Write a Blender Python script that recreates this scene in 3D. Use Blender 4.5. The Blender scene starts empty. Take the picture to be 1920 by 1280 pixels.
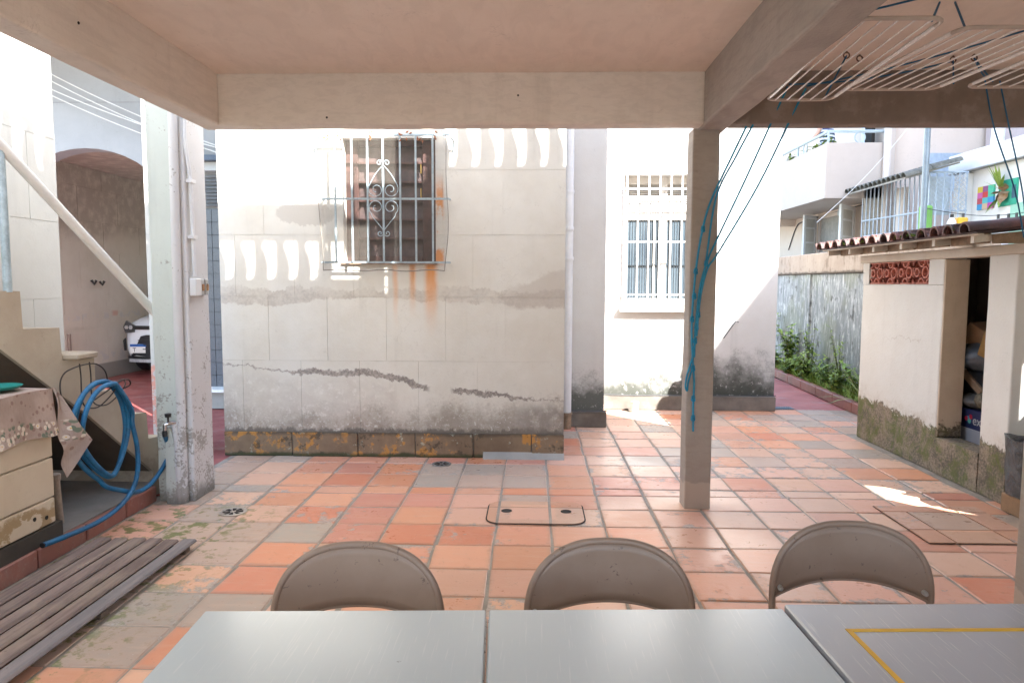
import bpy, bmesh, math, random
from mathutils import Vector, Matrix
random.seed(7)
PI = math.pi
SC = bpy.context.scene
COL = SC.collection

# ------------------------------------------------------------------ camera, light, exposure
cam_d = bpy.data.cameras.new('camera'); cam = bpy.data.objects.new('camera', cam_d); COL.objects.link(cam)
cam_d.sensor_width = 36.0; cam_d.lens = 36.0 * 1315.8 / 1920; cam_d.clip_end = 400; cam_d.clip_start = 0.02
def camera_matrix(pitch, roll, yaw):
    f = Vector((math.sin(yaw)*math.cos(pitch), math.cos(yaw)*math.cos(pitch), -math.sin(pitch)))
    r0 = Vector((math.cos(yaw), -math.sin(yaw), 0)); u0 = r0.cross(f)
    r = r0*math.cos(roll) + u0*math.sin(roll); u = -r0*math.sin(roll) + u0*math.cos(roll)
    return Matrix(((r.x, u.x, -f.x, 0), (r.y, u.y, -f.y, 0), (r.z, u.z, -f.z, 0), (0, 0, 0, 1)))
cam.matrix_world = Matrix.Translation((0, 0, 1.5)) @ camera_matrix(0.0830, 0.0034, -0.0296)
SC.camera = cam

TO_SUN = Vector((0.90, -1.0, 1.20)).normalized()
EL = math.asin(TO_SUN.z); AZ = math.atan2(TO_SUN.x, TO_SUN.y)      # clockwise from +Y
world = bpy.data.worlds.new('World'); SC.world = world; world.use_nodes = True
wn = world.node_tree; sky = wn.nodes.new('ShaderNodeTexSky'); sky.sky_type = 'NISHITA'
sky.sun_disc = False; sky.sun_elevation = EL; sky.sun_rotation = AZ
sky.air_density = 1.2; sky.dust_density = 1.2; sky.ozone_density = 1.6
wn.nodes['Background'].inputs[1].default_value = 0.15
wn.links.new(sky.outputs[0], wn.nodes['Background'].inputs[0])
sun_d = bpy.data.lights.new('sun', 'SUN'); sun = bpy.data.objects.new('sun', sun_d); COL.objects.link(sun)
sun_d.energy = 4.5; sun_d.angle = math.radians(0.5); sun_d.color = (1.0, 0.98, 0.95)
sun.rotation_euler = TO_SUN.to_track_quat('Z', 'Y').to_euler()
sun.location = (8, -9, 14)
vs = SC.view_settings
vs.view_transform = 'Standard'; vs.look = 'None'; vs.gamma = 1.0; vs.use_curve_mapping = False
vs.exposure = 2.92
SC.cycles.max_bounces = 10; SC.cycles.diffuse_bounces = 8; SC.cycles.transparent_max_bounces = 12
SC.cycles.use_denoising = True
SC.cycles.sample_clamp_indirect = 12.0

# ------------------------------------------------------------------ node helper
class S:
    def __init__(s, g, k): s.g, s.k = g, k
    def _(s, op, o, r=False):
        return s.g.m(op, o, s) if r else s.g.m(op, s, o)
    def __add__(s, o): return s._('ADD', o)
    def __radd__(s, o): return s._('ADD', o)
    def __sub__(s, o): return s._('SUBTRACT', o)
    def __rsub__(s, o): return s._('SUBTRACT', o, True)
    def __mul__(s, o): return s._('MULTIPLY', o)
    def __rmul__(s, o): return s._('MULTIPLY', o)
    def __truediv__(s, o): return s._('DIVIDE', o)
class G:
    def __init__(s, name, rough=0.8, metal=0.0, spec=0.5):
        s.mat = bpy.data.materials.new(name); s.mat.use_nodes = True
        s.nt = s.mat.node_tree; s.b = s.nt.nodes['Principled BSDF']
        s.b.inputs['Roughness'].default_value = rough; s.b.inputs['Metallic'].default_value = metal
        s.b.inputs['Specular IOR Level'].default_value = spec
        geo = s.nt.nodes.new('ShaderNodeNewGeometry'); s.pos = geo.outputs['Position']; s.nrm = geo.outputs['Normal']
        sp = s.nt.nodes.new('ShaderNodeSeparateXYZ'); s.nt.links.new(s.pos, sp.inputs[0])
        s.x, s.y, s.z = (S(s, o) for o in sp.outputs)
    def put(s, v, inp):
        if isinstance(v, S): s.nt.links.new(v.k, inp)
        elif isinstance(v, (tuple, list)): inp.default_value = tuple(v) + (1.0,) * (len(inp.default_value) - len(v))
        elif isinstance(v, (int, float)): inp.default_value = v
        else: s.nt.links.new(v, inp)
    def m(s, op, a, b=None, c=None):
        n = s.nt.nodes.new('ShaderNodeMath'); n.operation = op
        for i, v in enumerate((a, b, c)):
            if v is not None: s.put(v, n.inputs[i])
        return S(s, n.outputs[0])
    def vec(s, scale=(1, 1, 1), off=(0, 0, 0)):
        n = s.nt.nodes.new('ShaderNodeMapping'); s.nt.links.new(s.pos, n.inputs[0])
        n.inputs['Scale'].default_value = scale; n.inputs['Location'].default_value = off
        return n.outputs[0]
    def noise(s, scale, detail=4, rough=0.55, dist=0.0, stretch=None, off=(0, 0, 0)):
        n = s.nt.nodes.new('ShaderNodeTexNoise')
        s.nt.links.new(s.vec(stretch or (1, 1, 1), off), n.inputs['Vector'])
        for k, v in (('Scale', scale), ('Detail', detail), ('Roughness', rough), ('Distortion', dist)): n.inputs[k].default_value = v
        return S(s, n.outputs[0])
    def voro(s, scale, feature='F1', out=0, stretch=None):
        n = s.nt.nodes.new('ShaderNodeTexVoronoi'); n.feature = feature
        s.nt.links.new(s.vec(stretch or (1, 1, 1)), n.inputs['Vector']); n.inputs['Scale'].default_value = scale
        return S(s, n.outputs[out])
    def step(s, v, lo, hi):
        n = s.nt.nodes.new('ShaderNodeMapRange'); n.interpolation_type = 'SMOOTHSTEP'; n.clamp = True
        s.put(v, n.inputs[0]); s.put(lo, n.inputs[1]); s.put(hi, n.inputs[2])
        n.inputs[3].default_value, n.inputs[4].default_value = 0.0, 1.0
        if isinstance(lo, (int, float)) and isinstance(hi, (int, float)) and lo > hi:
            n.inputs[1].default_value, n.inputs[2].default_value = hi, lo
            n.inputs[3].default_value, n.inputs[4].default_value = 1.0, 0.0
        return S(s, n.outputs[0])
    def curve(s, v, pts, lo, hi):            # piecewise line: value over lo..hi -> 0..1
        n = s.nt.nodes.new('ShaderNodeFloatCurve')
        t = (v - lo) * (1.0 / (hi - lo)); s.put(t, n.inputs[1])
        c = n.mapping.curves[0]
        p = [((a - lo) / (hi - lo), b) for a, b in pts]
        while len(c.points) < len(p): c.points.new(0.5, 0.5)
        for q, (a, b) in zip(c.points, p): q.location = (a, b); q.handle_type = 'VECTOR'
        n.mapping.update(); return S(s, n.outputs[0])
    def mix(s, f, a, b, mode='MIX'):
        n = s.nt.nodes.new('ShaderNodeMix'); n.data_type = 'RGBA'; n.blend_type = mode
        s.put(f, n.inputs[0]); s.put(a, n.inputs[6]); s.put(b, n.inputs[7])
        return S(s, n.outputs[2])
    def local(s, salt=0.0):                       # the object's own coordinates, shifted by its random number
        t = s.nt.nodes.new('ShaderNodeTexCoord'); sp = s.nt.nodes.new('ShaderNodeSeparateXYZ'); s.nt.links.new(t.outputs['Object'], sp.inputs[0])
        return t.outputs['Object'], S(s, sp.outputs[0]), S(s, sp.outputs[1])
    def lnoise(s, obj, rnd, scale, detail=5, rough=0.6, dist=0.0):
        n = s.nt.nodes.new('ShaderNodeTexNoise'); n.noise_dimensions = '4D'; s.nt.links.new(obj, n.inputs['Vector']); s.put(rnd * 60.0, n.inputs['W'])
        for k, v in (('Scale', scale), ('Detail', detail), ('Roughness', rough), ('Distortion', dist)): n.inputs[k].default_value = v
        return S(s, n.outputs[0])
    def objcol(s):
        n = s.nt.nodes.new('ShaderNodeObjectInfo')
        return S(s, n.outputs['Color']), S(s, n.outputs['Alpha']), S(s, n.outputs['Random'])
    def color(s, c): s.put(c, s.b.inputs['Base Color']); return s
    def rough(s, r): s.put(r, s.b.inputs['Roughness']); return s
    def bump(s, h, strength=0.3, dist=0.01):
        n = s.nt.nodes.new('ShaderNodeBump'); n.inputs['Strength'].default_value = strength; n.inputs['Distance'].default_value = dist
        s.put(h, n.inputs['Height']); s.nt.links.new(n.outputs[0], s.b.inputs['Normal']); return s

MATS = {}
def plain(name, col, rough=0.6, metal=0.0, vary=0.25, scale=9.0, spec=0.5, bump=0.0):
    """a painted / plastic / metal surface with a little uneven wear"""
    if name in MATS: return MATS[name]
    g = G(name, rough, metal, spec)
    n = g.noise(scale, 5, 0.6); n2 = g.noise(scale * 7, 3)
    d = tuple(c * (1 - vary) for c in col)
    g.color(g.mix(g.step(n * 0.7 + n2 * 0.3, 0.35, 0.68), d, col))
    g.rough(rough + (n2 - 0.5) * 0.2)
    if bump: g.bump(n2, bump, 0.01)
    MATS[name] = g.mat; return g.mat

def plaster(name, base, alt, dirt=(0.20, 0.17, 0.14), zdirt=0.0, amount=1.0, wet=0.0, streak=0.3, extra=None, bump=0.25, blotw=0.30, trowel=0.0):
    """old lime paint on render: mottling, drip streaks, a stained foot up to zdirt metres, flaked specks"""
    g = G(name, 0.88, 0.0, 0.25)
    big = g.noise(1.3, 5, 0.6); mid = g.noise(6, 6, 0.65); fine = g.noise(55, 4, 0.6)
    c = g.mix(g.step(big * 0.6 + mid * 0.4, 0.34, 0.66), alt, base)
    if streak:
        st = g.noise(7, 4, 0.6, 0.0, (1, 1, 0.09))
        c = g.mix(g.step(st, 0.56, 0.80) * streak, c, tuple(x * 0.62 for x in alt))
    if zdirt:
        edge = g.z + (big - 0.5) * (zdirt * 1.1) + (mid - 0.5) * (zdirt * 0.9)
        low = g.step(edge, zdirt, zdirt * 0.25)
        blot = g.step(mid * 0.6 + fine * 0.4 + low * blotw, 0.50, 0.72)
        c = g.mix(low * blot * amount, c, dirt)
        flake = g.step(g.noise(22, 6, 0.7), 0.58, 0.64) * low
        c = g.mix(flake * 0.55 * amount, c, tuple(x * 0.95 for x in base))
        c = g.mix(g.step(g.z + (mid - 0.5) * 0.12, zdirt * 0.38, 0.0) * 0.75 * amount, c, tuple(x * 0.45 for x in dirt))
    if trowel:
        tw_ = g.noise(30, 4, 0.6, 0.8, (0.35, 0.12, 1.0)); c = g.mix(g.step(tw_, 0.42, 0.64) * trowel, c, tuple(x * 0.70 for x in alt))
        c = g.mix(g.step(g.noise(3.1, 6, 0.7, 0.6, None, (8, 2, 5)), 0.55, 0.68) * trowel, c, tuple(x * 0.80 for x in alt))
    # hairline cracks and a few scuffs
    ridge = g.m('ABSOLUTE', g.noise(2.3, 6, 0.6, 0.5, None, (11, 4, 2)) - 0.5)
    c = g.mix(g.step(ridge, 0.0035, 0.001) * g.step(big, 0.54, 0.64) * 0.28, c, (0.30, 0.25, 0.21))
    sc = g.noise(17, 6, 0.75, 0.3, None, (5, 9, 1))
    c = g.mix(g.step(sc, 0.60, 0.70) * 0.22, c, tuple(x * 0.55 for x in alt))
    if extra: c = extra(g, c, big, mid, fine)
    c = g.mix(g.step(fine, 0.62, 0.75) * 0.10, c, (0.25, 0.21, 0.18))
    g.color(c); g.bump(mid * 0.5 + fine * 0.35 + big, bump, 0.012)
    return g.mat

# ------------------------------------------------------------------ mesh helper
def wloc(o):
    v = Vector((0, 0, 0))
    while o: v += Vector(o.location); o = o.parent
    return v
class MB:
    def __init__(s): s.v, s.f = [], []
    def add(s, vs, fs):
        k = len(s.v); s.v += [Vector(p) for p in vs]; s.f += [tuple(i + k for i in f) for f in fs]; return s
    def box(s, a, b):
        x0, y0, z0 = (min(p, q) for p, q in zip(a, b)); x1, y1, z1 = (max(p, q) for p, q in zip(a, b))
        return s.add([(x0,y0,z0),(x1,y0,z0),(x1,y1,z0),(x0,y1,z0),(x0,y0,z1),(x1,y0,z1),(x1,y1,z1),(x0,y1,z1)],
                     [(3,2,1,0),(4,5,6,7),(0,1,5,4),(1,2,6,5),(2,3,7,6),(3,0,4,7)])
    def bbox(s, a, b, r=0.006):               # bevelled box
        x0, y0, z0 = (min(p, q) for p, q in zip(a, b)); x1, y1, z1 = (max(p, q) for p, q in zip(a, b))
        bm = bmesh.new(); bmesh.ops.create_cube(bm, size=1.0)
        for v in bm.verts: v.co = Vector(((x0+x1)/2 + v.co.x*(x1-x0), (y0+y1)/2 + v.co.y*(y1-y0), (z0+z1)/2 + v.co.z*(z1-z0)))
        r = min(r, 0.45*min(x1-x0, y1-y0, z1-z0))
        bmesh.ops.bevel(bm, geom=bm.edges[:], offset=r, segments=1, affect='EDGES', profile=0.5)
        return s.bm(bm)
    def bm(s, bm):
        bm.verts.index_update(); k = len(s.v); s.v += [v.co.copy() for v in bm.verts]
        s.f += [tuple(v.index + k for v in f.verts) for f in bm.faces]; bm.free(); return s
    def rough(s, a, b, r=0.012, amp=0.004, step=0.12, freq=3.0):      # hand-rendered concrete: soft edges, slightly uneven faces
        x0, y0, z0 = (min(p, q) for p, q in zip(a, b)); x1, y1, z1 = (max(p, q) for p, q in zip(a, b)); D = (x1-x0, y1-y0, z1-z0)
        bm = bmesh.new(); bmesh.ops.create_cube(bm, size=1.0)
        for v in bm.verts: v.co = Vector(((x0+x1)/2 + v.co.x*D[0], (y0+y1)/2 + v.co.y*D[1], (z0+z1)/2 + v.co.z*D[2]))
        bmesh.ops.bevel(bm, geom=bm.edges[:], offset=r, segments=2, affect='EDGES', profile=0.5)
        for ax in range(3):
            n = int(D[ax]/step)
            for k in range(1, n):
                co = Vector((0, 0, 0)); co[ax] = (x0, y0, z0)[ax] + D[ax]*k/n; no = Vector((0, 0, 0)); no[ax] = 1
                bmesh.ops.bisect_plane(bm, geom=bm.verts[:]+bm.edges[:]+bm.faces[:], plane_co=co, plane_no=no)
        from mathutils import noise
        for v in bm.verts: v.co += (noise.noise_vector(v.co*freq) + noise.noise_vector(v.co*freq*4)*.5)*amp
        return s.bm(bm)
    def prism(s, poly, axis, d0, d1):         # poly in the two other axes, extruded along axis
        def P(a, b, d): return {'x': (d, a, b), 'y': (a, d, b), 'z': (a, b, d)}[axis]
        n = len(poly); ar = sum(poly[i][0]*poly[(i+1) % n][1] - poly[(i+1) % n][0]*poly[i][1] for i in range(n))
        if (ar < 0) != (axis == 'y'): poly = poly[::-1]
        if d1 < d0: d0, d1 = d1, d0
        vs = [P(a, b, d0) for a, b in poly] + [P(a, b, d1) for a, b in poly]
        return s.add(vs, [tuple(range(n))[::-1], tuple(range(n, 2*n))] + [(i, (i+1) % n, (i+1) % n + n, i + n) for i in range(n)])
    def tube(s, path, r, seg=8, cap=True, closed=False):
        path = [Vector(p) for p in path]; n = len(path); rr = r if isinstance(r, (list, tuple)) else [r]*n
        up = None; rings = []
        for i, p in enumerate(path):
            a = path[i-1] if (i or closed) else path[0]; b = path[(i+1) % n] if (i < n-1 or closed) else path[-1]
            t = (b - a); t = t.normalized() if t.length > 1e-9 else Vector((0, 0, 1))
            if up is None: up = t.orthogonal().normalized()
            up = (up - t*up.dot(t)); up = up.normalized() if up.length > 1e-6 else t.orthogonal().normalized()
            q = t.cross(up)
            rings.append([p + (up*math.cos(2*PI*k/seg) + q*math.sin(2*PI*k/seg))*rr[i] for k in range(seg)])
        vs = [v for R_ in rings for v in R_]; fs = []
        for i in range(n if closed else n-1):
            j = (i+1) % n
            fs += [(i*seg+k, i*seg+(k+1) % seg, j*seg+(k+1) % seg, j*seg+k) for k in range(seg)]
        if cap and not closed: fs += [tuple(range(seg))[::-1], tuple((n-1)*seg + k for k in range(seg))]
        return s.add(vs, fs)
    def lathe(s, prof, c, seg=20, axis='z'):
        vs = []
        for r, h in prof:
            for k in range(seg):
                a = 2*PI*k/seg; x, y = r*math.cos(a), r*math.sin(a)
                vs.append({'z': (c[0]+x, c[1]+y, c[2]+h), 'y': (c[0]+x, c[1]+h, c[2]+y), 'x': (c[0]+h, c[1]+x, c[2]+y)}[axis])
        fs = []
        for i in range(len(prof)-1):
            fs += [(i*seg+k, i*seg+(k+1) % seg, (i+1)*seg+(k+1) % seg, (i+1)*seg+k) for k in range(seg)]
        fs += [tuple(range(seg))[::-1], tuple((len(prof)-1)*seg+k for k in range(seg))]
        return s.add(vs, fs)
    def quad(s, *p): return s.add(p, [tuple(range(len(p)))])
    def grid(s, fn, nu, nv):
        vs = [fn(i/nu, j/nv) for j in range(nv+1) for i in range(nu+1)]
        return s.add(vs, [(j*(nu+1)+i, j*(nu+1)+i+1, (j+1)*(nu+1)+i+1, (j+1)*(nu+1)+i) for j in range(nv) for i in range(nu)])
    def build(s, name, mat, parent=None, smooth=False, origin=None):
        me = bpy.data.meshes.new(name); base = wloc(parent) if parent else Vector((0, 0, 0))
        o = bpy.data.objects.new(name, me); COL.objects.link(o); o.parent = parent
        if parent is None or origin is not None:
            if origin is None:
                lo = [min(v[i] for v in s.v) for i in range(3)]; hi = [max(v[i] for v in s.v) for i in range(3)]
                origin = Vector(((lo[0]+hi[0])/2, (lo[1]+hi[1])/2, lo[2]))
            o.location = Vector(origin) - base; base = Vector(origin)
        me.from_pydata([v - base for v in s.v], [], s.f); me.update()
        bm = bmesh.new(); bm.from_mesh(me); bmesh.ops.recalc_face_normals(bm, faces=bm.faces[:]); bm.to_mesh(me); bm.free()
        if mat: me.materials.append(mat)
        if smooth:
            me.shade_smooth()
            try: me.set_sharp_from_angle(angle=math.radians(38))
            except Exception: pass
        return o
def box(name, mat, a, b, parent=None, r=0.0, **k):
    m = MB(); (m.bbox(a, b, r) if r else m.box(a, b)); return m.build(name, mat, parent, **k)
def tube(name, mat, path, r, parent=None, seg=8, **k):
    return MB().tube(path, r, seg).build(name, mat, parent, smooth=True, **k)
def tag(o, label=None, cat=None, group=None, kind=None):
    for k, v in (('label', label), ('category', cat), ('group', group), ('kind', kind)):
        if v: o[k] = v
    return o
def thing(name, label, cat, loc=(0, 0, 0), group=None, kind=None):
    o = bpy.data.objects.new(name, None); COL.objects.link(o); o.location = loc; o.empty_display_size = 0.1
    return tag(o, label, cat, group, kind)
def copy_tree(o, parent=None):
    c = o.copy(); COL.objects.link(c); c.parent = parent
    for ch in list(o.children): copy_tree(ch, c)
    return c
def smooth_path(pts, n=8):                       # Catmull-Rom
    P = [Vector(p) for p in pts]; P = [2*P[0]-P[1]] + P + [2*P[-1]-P[-2]]; out = []
    for i in range(1, len(P)-2):
        a, b, c, d = P[i-1:i+3]
        for k in range(n):
            t = k/n; out.append(0.5*((2*b) + (c-a)*t + (2*a-5*b+4*c-d)*t*t + (3*b-a-3*c+d)*t**3))
    out.append(P[-2]); return out
def lerp(a, b, t): return a + (b-a)*t
# ------------------------------------------------------------------ materials of the place
CREAM, CREAM2 = (0.64, 0.62, 0.565), (0.585, 0.555, 0.49)
def facade_extra(g, c, big, mid, fine):
    zz = g.z + (mid - 0.5) * 0.16 + (fine - 0.5) * 0.03
    xx = g.x + (mid - 0.5) * 0.10
    # cement patch band under the second course, ragged lower edge
    low = g.curve(g.x, [(-2.67, 0.50), (-2.2, 0.38), (-1.9, 0.62), (-1.3, 0.66), (-0.8, 0.55), (-0.3, 0.42), (0.27, 0.34)], -2.67, 0.27) * 0.22 + 1.215
    band = g.step(zz - low, 0.0, 0.012) * g.step(g.z + (mid - 0.5) * 0.20 + (big - 0.5) * 0.16 + (fine - 0.5) * 0.05, 1.455, 1.435)
    band2 = g.step(xx, -0.28, -0.05) * g.step(zz, 1.28, 1.30) * g.step(zz + (g.x - 0.2) * -0.35, 1.62, 1.58)
    c = g.mix(band * (0.25 + g.step(mid, .35, .6) * 0.55), c, g.mix(g.step(fine, .35, .65), (0.40, 0.36, 0.315), (0.50, 0.45, 0.395))); c = g.mix(band2 * 0.55, c, (0.45, 0.40, 0.35))
    # long diagonal repair
    cz = g.curve(g.x, [(-2.67, 0.80), (-2.0, 0.74), (-1.62, 0.73), (-1.35, 0.73), (-1.15, 0.68), (-0.9, 0.59), (-0.62, 0.575), (-0.2, 0.53), (0.27, 0.49)], -2.67, 0.27)
    d = g.m('ABSOLUTE', (g.z + (mid - 0.5) * 0.13 + (g.noise(24, 6, 0.75) - 0.5) * 0.07) - cz)
    gap = 1.0 - g.step(xx, -0.93, -0.86) * g.step(xx, -0.66, -0.72)
    wid = g.curve(g.x, [(-2.67, 0.14), (-2.1, 0.2), (-1.95, 0.5), (-1.3, 0.62), (-0.95, 0.5), (-0.7, 0.42), (-0.1, 0.4), (0.0, 0.16), (0.27, 0.12)], -2.67, 0.27) * 0.055
    c = g.mix(g.step(d - wid, 0.004, -0.010) * gap * 0.92, c, g.mix(g.step(fine * .6 + mid * .4, .40, .62), (0.19, 0.165, 0.15), (0.37, 0.33, 0.295)))
    # greyed zone below the repair on the left, damp corner on the right
    gz = g.step(g.z - cz + (big - 0.5) * 0.2, 0.0, -0.12) * g.step(xx, -1.0, -1.25)
    c = g.mix(gz * g.step(mid, 0.34, 0.62) * 0.42, c, (0.44, 0.39, 0.34)); c = g.mix(gz * g.step(g.noise(13, 6, .75, 0, None, (1, 0, 6)), .55, .62) * .5, c, (0.70, 0.68, 0.63))
    foot = g.step(g.z + (mid - .5) * .3 + (big - .5) * .3, .50, .22)
    c = g.mix(foot * g.step(g.noise(15, 6, .75, .4, None, (6, 0, 3)), .47, .60) * .55, c, (0.27, 0.225, 0.185))
    c = g.mix(foot * g.step(g.noise(28, 6, .75, 0, None, (2, 0, 8)), .57, .62) * .7, c, (0.66, 0.66, 0.61))
    c = g.mix(g.step(g.z + (g.noise(12, 5, .7, 0, (1, 1, .4)) - .5) * .16, .255, .225) * .8, c, (0.13, 0.115, 0.10))
    dk = g.step(xx + (big - 0.5) * 0.5, -0.35, 0.05) * g.step(zz, 0.52, 0.40)
    c = g.mix(dk * g.step(mid, 0.40, 0.55) * 0.7, c, (0.20, 0.175, 0.155))
    # grey repair left of the window
    e = (g.x + 1.92) * (g.x + 1.92) * 9.0 + (zz - 2.07) * (zz - 2.07) * 70.0 + (big - 0.5) * 1.6
    c = g.mix(g.step(e, 0.62, 0.50) * g.step(zz, 1.955, 1.985) * 0.8, c, (0.47, 0.435, 0.385))
    # rust weeping from the window grille
    for x0, w, a, z0 in ((-0.865, 0.075, 1.5, 1.02), (-1.02, 0.042, 1.1, 1.16), (-1.165, 0.034, 0.8, 1.05)):
        dx = g.m('ABSOLUTE', g.x + (mid - 0.5) * 0.035 - x0)
        fall = g.step(g.z, z0, 1.66) * g.step(g.z, 1.69, 1.66)
        c = g.mix(g.step(dx, w, w * 0.15) * fall * (a * 0.8) * (0.45 + g.noise(14, 3, 0.5, 0, (1, 1, 0.12)) * 0.6), c, (0.66, 0.25, 0.045))
    jamb = g.step(g.m('ABSOLUTE', g.x + 0.785 + (mid - 0.5) * 0.05), 0.05, 0.02) * g.step(g.z, 1.62, 1.70) * g.step(g.z, 2.45, 2.2)
    c = g.mix(jamb * g.step(mid, 0.42, 0.58) * 0.9, c, (0.62, 0.23, 0.05))
    return c
M_FACADE = plaster('facade_plaster', CREAM, CREAM2, (0.25, 0.215, 0.18), 0.62, 0.85, extra=facade_extra)
M_WALL = plaster('cream_plaster', (0.72, 0.69, 0.635), (0.66, 0.62, 0.555), (0.24, 0.20, 0.17), 0.5, 0.7)
M_WHITE = plaster('white_plaster', (0.60, 0.585, 0.565), (0.555, 0.535, 0.51), (0.06, 0.064, 0.053), 0.80, 0.97, blotw=0.46)
M_PILASTER = plaster('pilaster_plaster', (0.60, 0.59, 0.565), (0.56, 0.54, 0.51), (0.13, 0.135, 0.12), 0.68, 1.1)
M_SIDE = plaster('side_plaster', (0.53, 0.525, 0.50), (0.49, 0.48, 0.455), zdirt=0.0)
def arch_extra(g, c, big, mid, fine): return c
M_ARCH = plaster('arch_plaster', (0.42, 0.42, 0.43), (0.38, 0.38, 0.39), streak=0.25)
def carport_extra(g, c, big, mid, fine):
    top = g.step(g.z + (big - 0.5) * 0.5, 2.1, 2.35)  # upper walls coloured darker, as the shade below the carport ceiling
    c = g.mix(top * 0.45 * g.step(mid, 0.3, 0.6), c, (0.27, 0.215, 0.175))
    b = g.step(g.m('ABSOLUTE', g.z - 0.98 + (mid - 0.5) * 0.1), 0.07, 0.02) + g.step(g.m('ABSOLUTE', g.z - 0.36 + (mid - 0.5) * 0.3), 0.14, 0.03)
    c = g.mix(b * g.step(mid, 0.5, 0.56) * 0.9, c, (0.62, 0.59, 0.55))
    c = g.mix(g.step(g.m('ABSOLUTE', g.z - 1.0), 0.06, 0.02) * g.step(big, 0.5, 0.56) * 0.5, c, (0.62, 0.24, 0.16))
    return g.mix(g.step(g.z, 0.24, 0.22) * 0.8, c, (0.24, 0.23, 0.21))
M_CARPORT = plaster('carport_plaster', (0.72, 0.665, 0.58), (0.66, 0.60, 0.51), extra=carport_extra)
def pier_extra(g, c, big, mid, fine):
    return g.mix(g.step(g.z + (mid - 0.5) * 0.06, 0.80, 0.77) * g.step(mid * 0.7 + fine * 0.3, 0.46, 0.52) * 0.85, c, (0.58, 0.235, 0.17))
M_PIER = plaster('pier_plaster', (0.49, 0.47, 0.42), (0.44, 0.415, 0.365), extra=pier_extra)
M_CEIL = plaster('ceiling_paint', (0.80, 0.715, 0.635), (0.76, 0.67, 0.585), streak=0.0, bump=0.4, trowel=0.16)
M_BEAM = plaster('beam_paint', (0.76, 0.71, 0.645), (0.71, 0.65, 0.58), streak=0.25, bump=0.5, trowel=0.22)
def darkbeam_extra(g, c, big, mid, fine):
    return g.mix(g.step(mid, 0.52, 0.62) * 0.35, c, (0.36, 0.31, 0.27))
M_BEAM_OLD = plaster('old_beam_render', (0.27, 0.22, 0.185), (0.21, 0.165, 0.135), extra=darkbeam_extra)
def col_extra(g, c, big, mid, fine):
    foot = g.step(g.z + (mid - 0.5) * 0.16, 0.17, 0.155)
    return g.mix(foot * 0.9, c, (0.46, 0.38, 0.32))
M_COL = plaster('column_grey_paint', (0.40, 0.35, 0.31), (0.34, 0.295, 0.255), streak=0.3, bump=0.4, trowel=0.22, extra=col_extra)
def oldcol_extra(g, c, big, mid, fine):
    low = g.step(g.z + (big - 0.5) * 0.9, 1.5, 0.1)
    patch = g.step(mid * 0.6 + fine * 0.4 + low * 0.10, 0.595, 0.64)
    c = g.mix(patch * 0.85, c, (0.30, 0.285, 0.26))
    return g.mix(g.step(g.z + (mid - 0.5) * 0.2, 0.12, 0.02) * 0.8, c, (0.16, 0.15, 0.13))
M_COL_OLD = plaster('flaking_column_paint', (0.60, 0.60, 0.605), (0.56, 0.555, 0.555), extra=oldcol_extra, bump=0.4)
M_COL_GREEN = plaster('green_white_column_paint', (0.54, 0.58, 0.54), (0.50, 0.535, 0.50), extra=oldcol_extra, bump=0.4)
def stair_extra(g, c, big, mid, fine):
    e = g.step(g.z + (mid - 0.5) * 0.25, 0.46, 0.30)
    return g.mix(e * g.step(mid, 0.42, 0.60) * 0.75, c, (0.27, 0.215, 0.165))
M_STAIR = plaster('stair_render', (0.47, 0.405, 0.32), (0.40, 0.33, 0.25), extra=stair_extra)
M_SHADE = plaster('shade_dark', (0.13, 0.10, 0.075), (0.09, 0.065, 0.05))  # dark colour standing in for shade under the stairs and inside the shed
M_CONC = plaster('grey_concrete', (0.36, 0.345, 0.315), (0.27, 0.255, 0.23))
def plinth_extra(g, c, big, mid, fine):
    c = g.mix(g.step(g.z + (mid - .5) * .12, .17, .21) * .8, c, (.08, .065, .05)); c = g.mix(g.step(mid, 0.52, 0.58) * g.step(big, 0.42, 0.52) * 0.85, c, (0.50, 0.24, 0.06))
    c = g.mix(g.step(g.noise(11, 5, 0.7, 0, None, (3, 5, 1)), 0.60, 0.66) * 0.6, c, (0.42, 0.46, 0.38))
    c = g.mix(g.step(g.noise(9, 5, 0.7, 0, None, (9, 2, 7)), 0.56, 0.64) * 0.75, c, (0.07, 0.06, 0.045))
    return g.mix(g.step(g.z + (mid - 0.5) * 0.07, 0.045, 0.015) * 0.9, c, (0.05, 0.06, 0.03))
M_PLINTH = plaster('stained_plinth_stone', (0.27, 0.20, 0.135), (0.17, 0.12, 0.08), extra=plinth_extra, bump=0.6)
M_PLINTH_DARK = plaster('dark_plinth', (0.24, 0.21, 0.18), (0.12, 0.105, 0.09), bump=0.5)
M_GROUT = plain('cement_grout', (0.33, 0.285, 0.235), 0.85, vary=0.35, scale=5)
def red_floor(name, a, b):
    g = G(name, 0.5); n = g.noise(3, 5, 0.6); f = g.noise(30, 4, 0.6); w = g.noise(2.2, 5, 0.65, 0, (1, 1.6, 1), (4, 4, 0))
    c = g.mix(g.step(n, 0.35, 0.65), a, b); c = g.mix(g.step(f, 0.58, 0.7) * 0.3, c, (0.40, 0.33, 0.30))
    c = g.mix(g.step(w, 0.52, 0.68) * 0.45, c, (0.36, 0.29, 0.26))
    g.color(c).rough(0.32 + n * 0.4).bump(f, 0.2, 0.005); return g.mat
M_RED = red_floor('red_cement', (0.33, 0.085, 0.07), (0.25, 0.06, 0.055))
M_RED2 = red_floor('red_path_cement', (0.44, 0.15, 0.13), (0.36, 0.115, 0.105))
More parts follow.
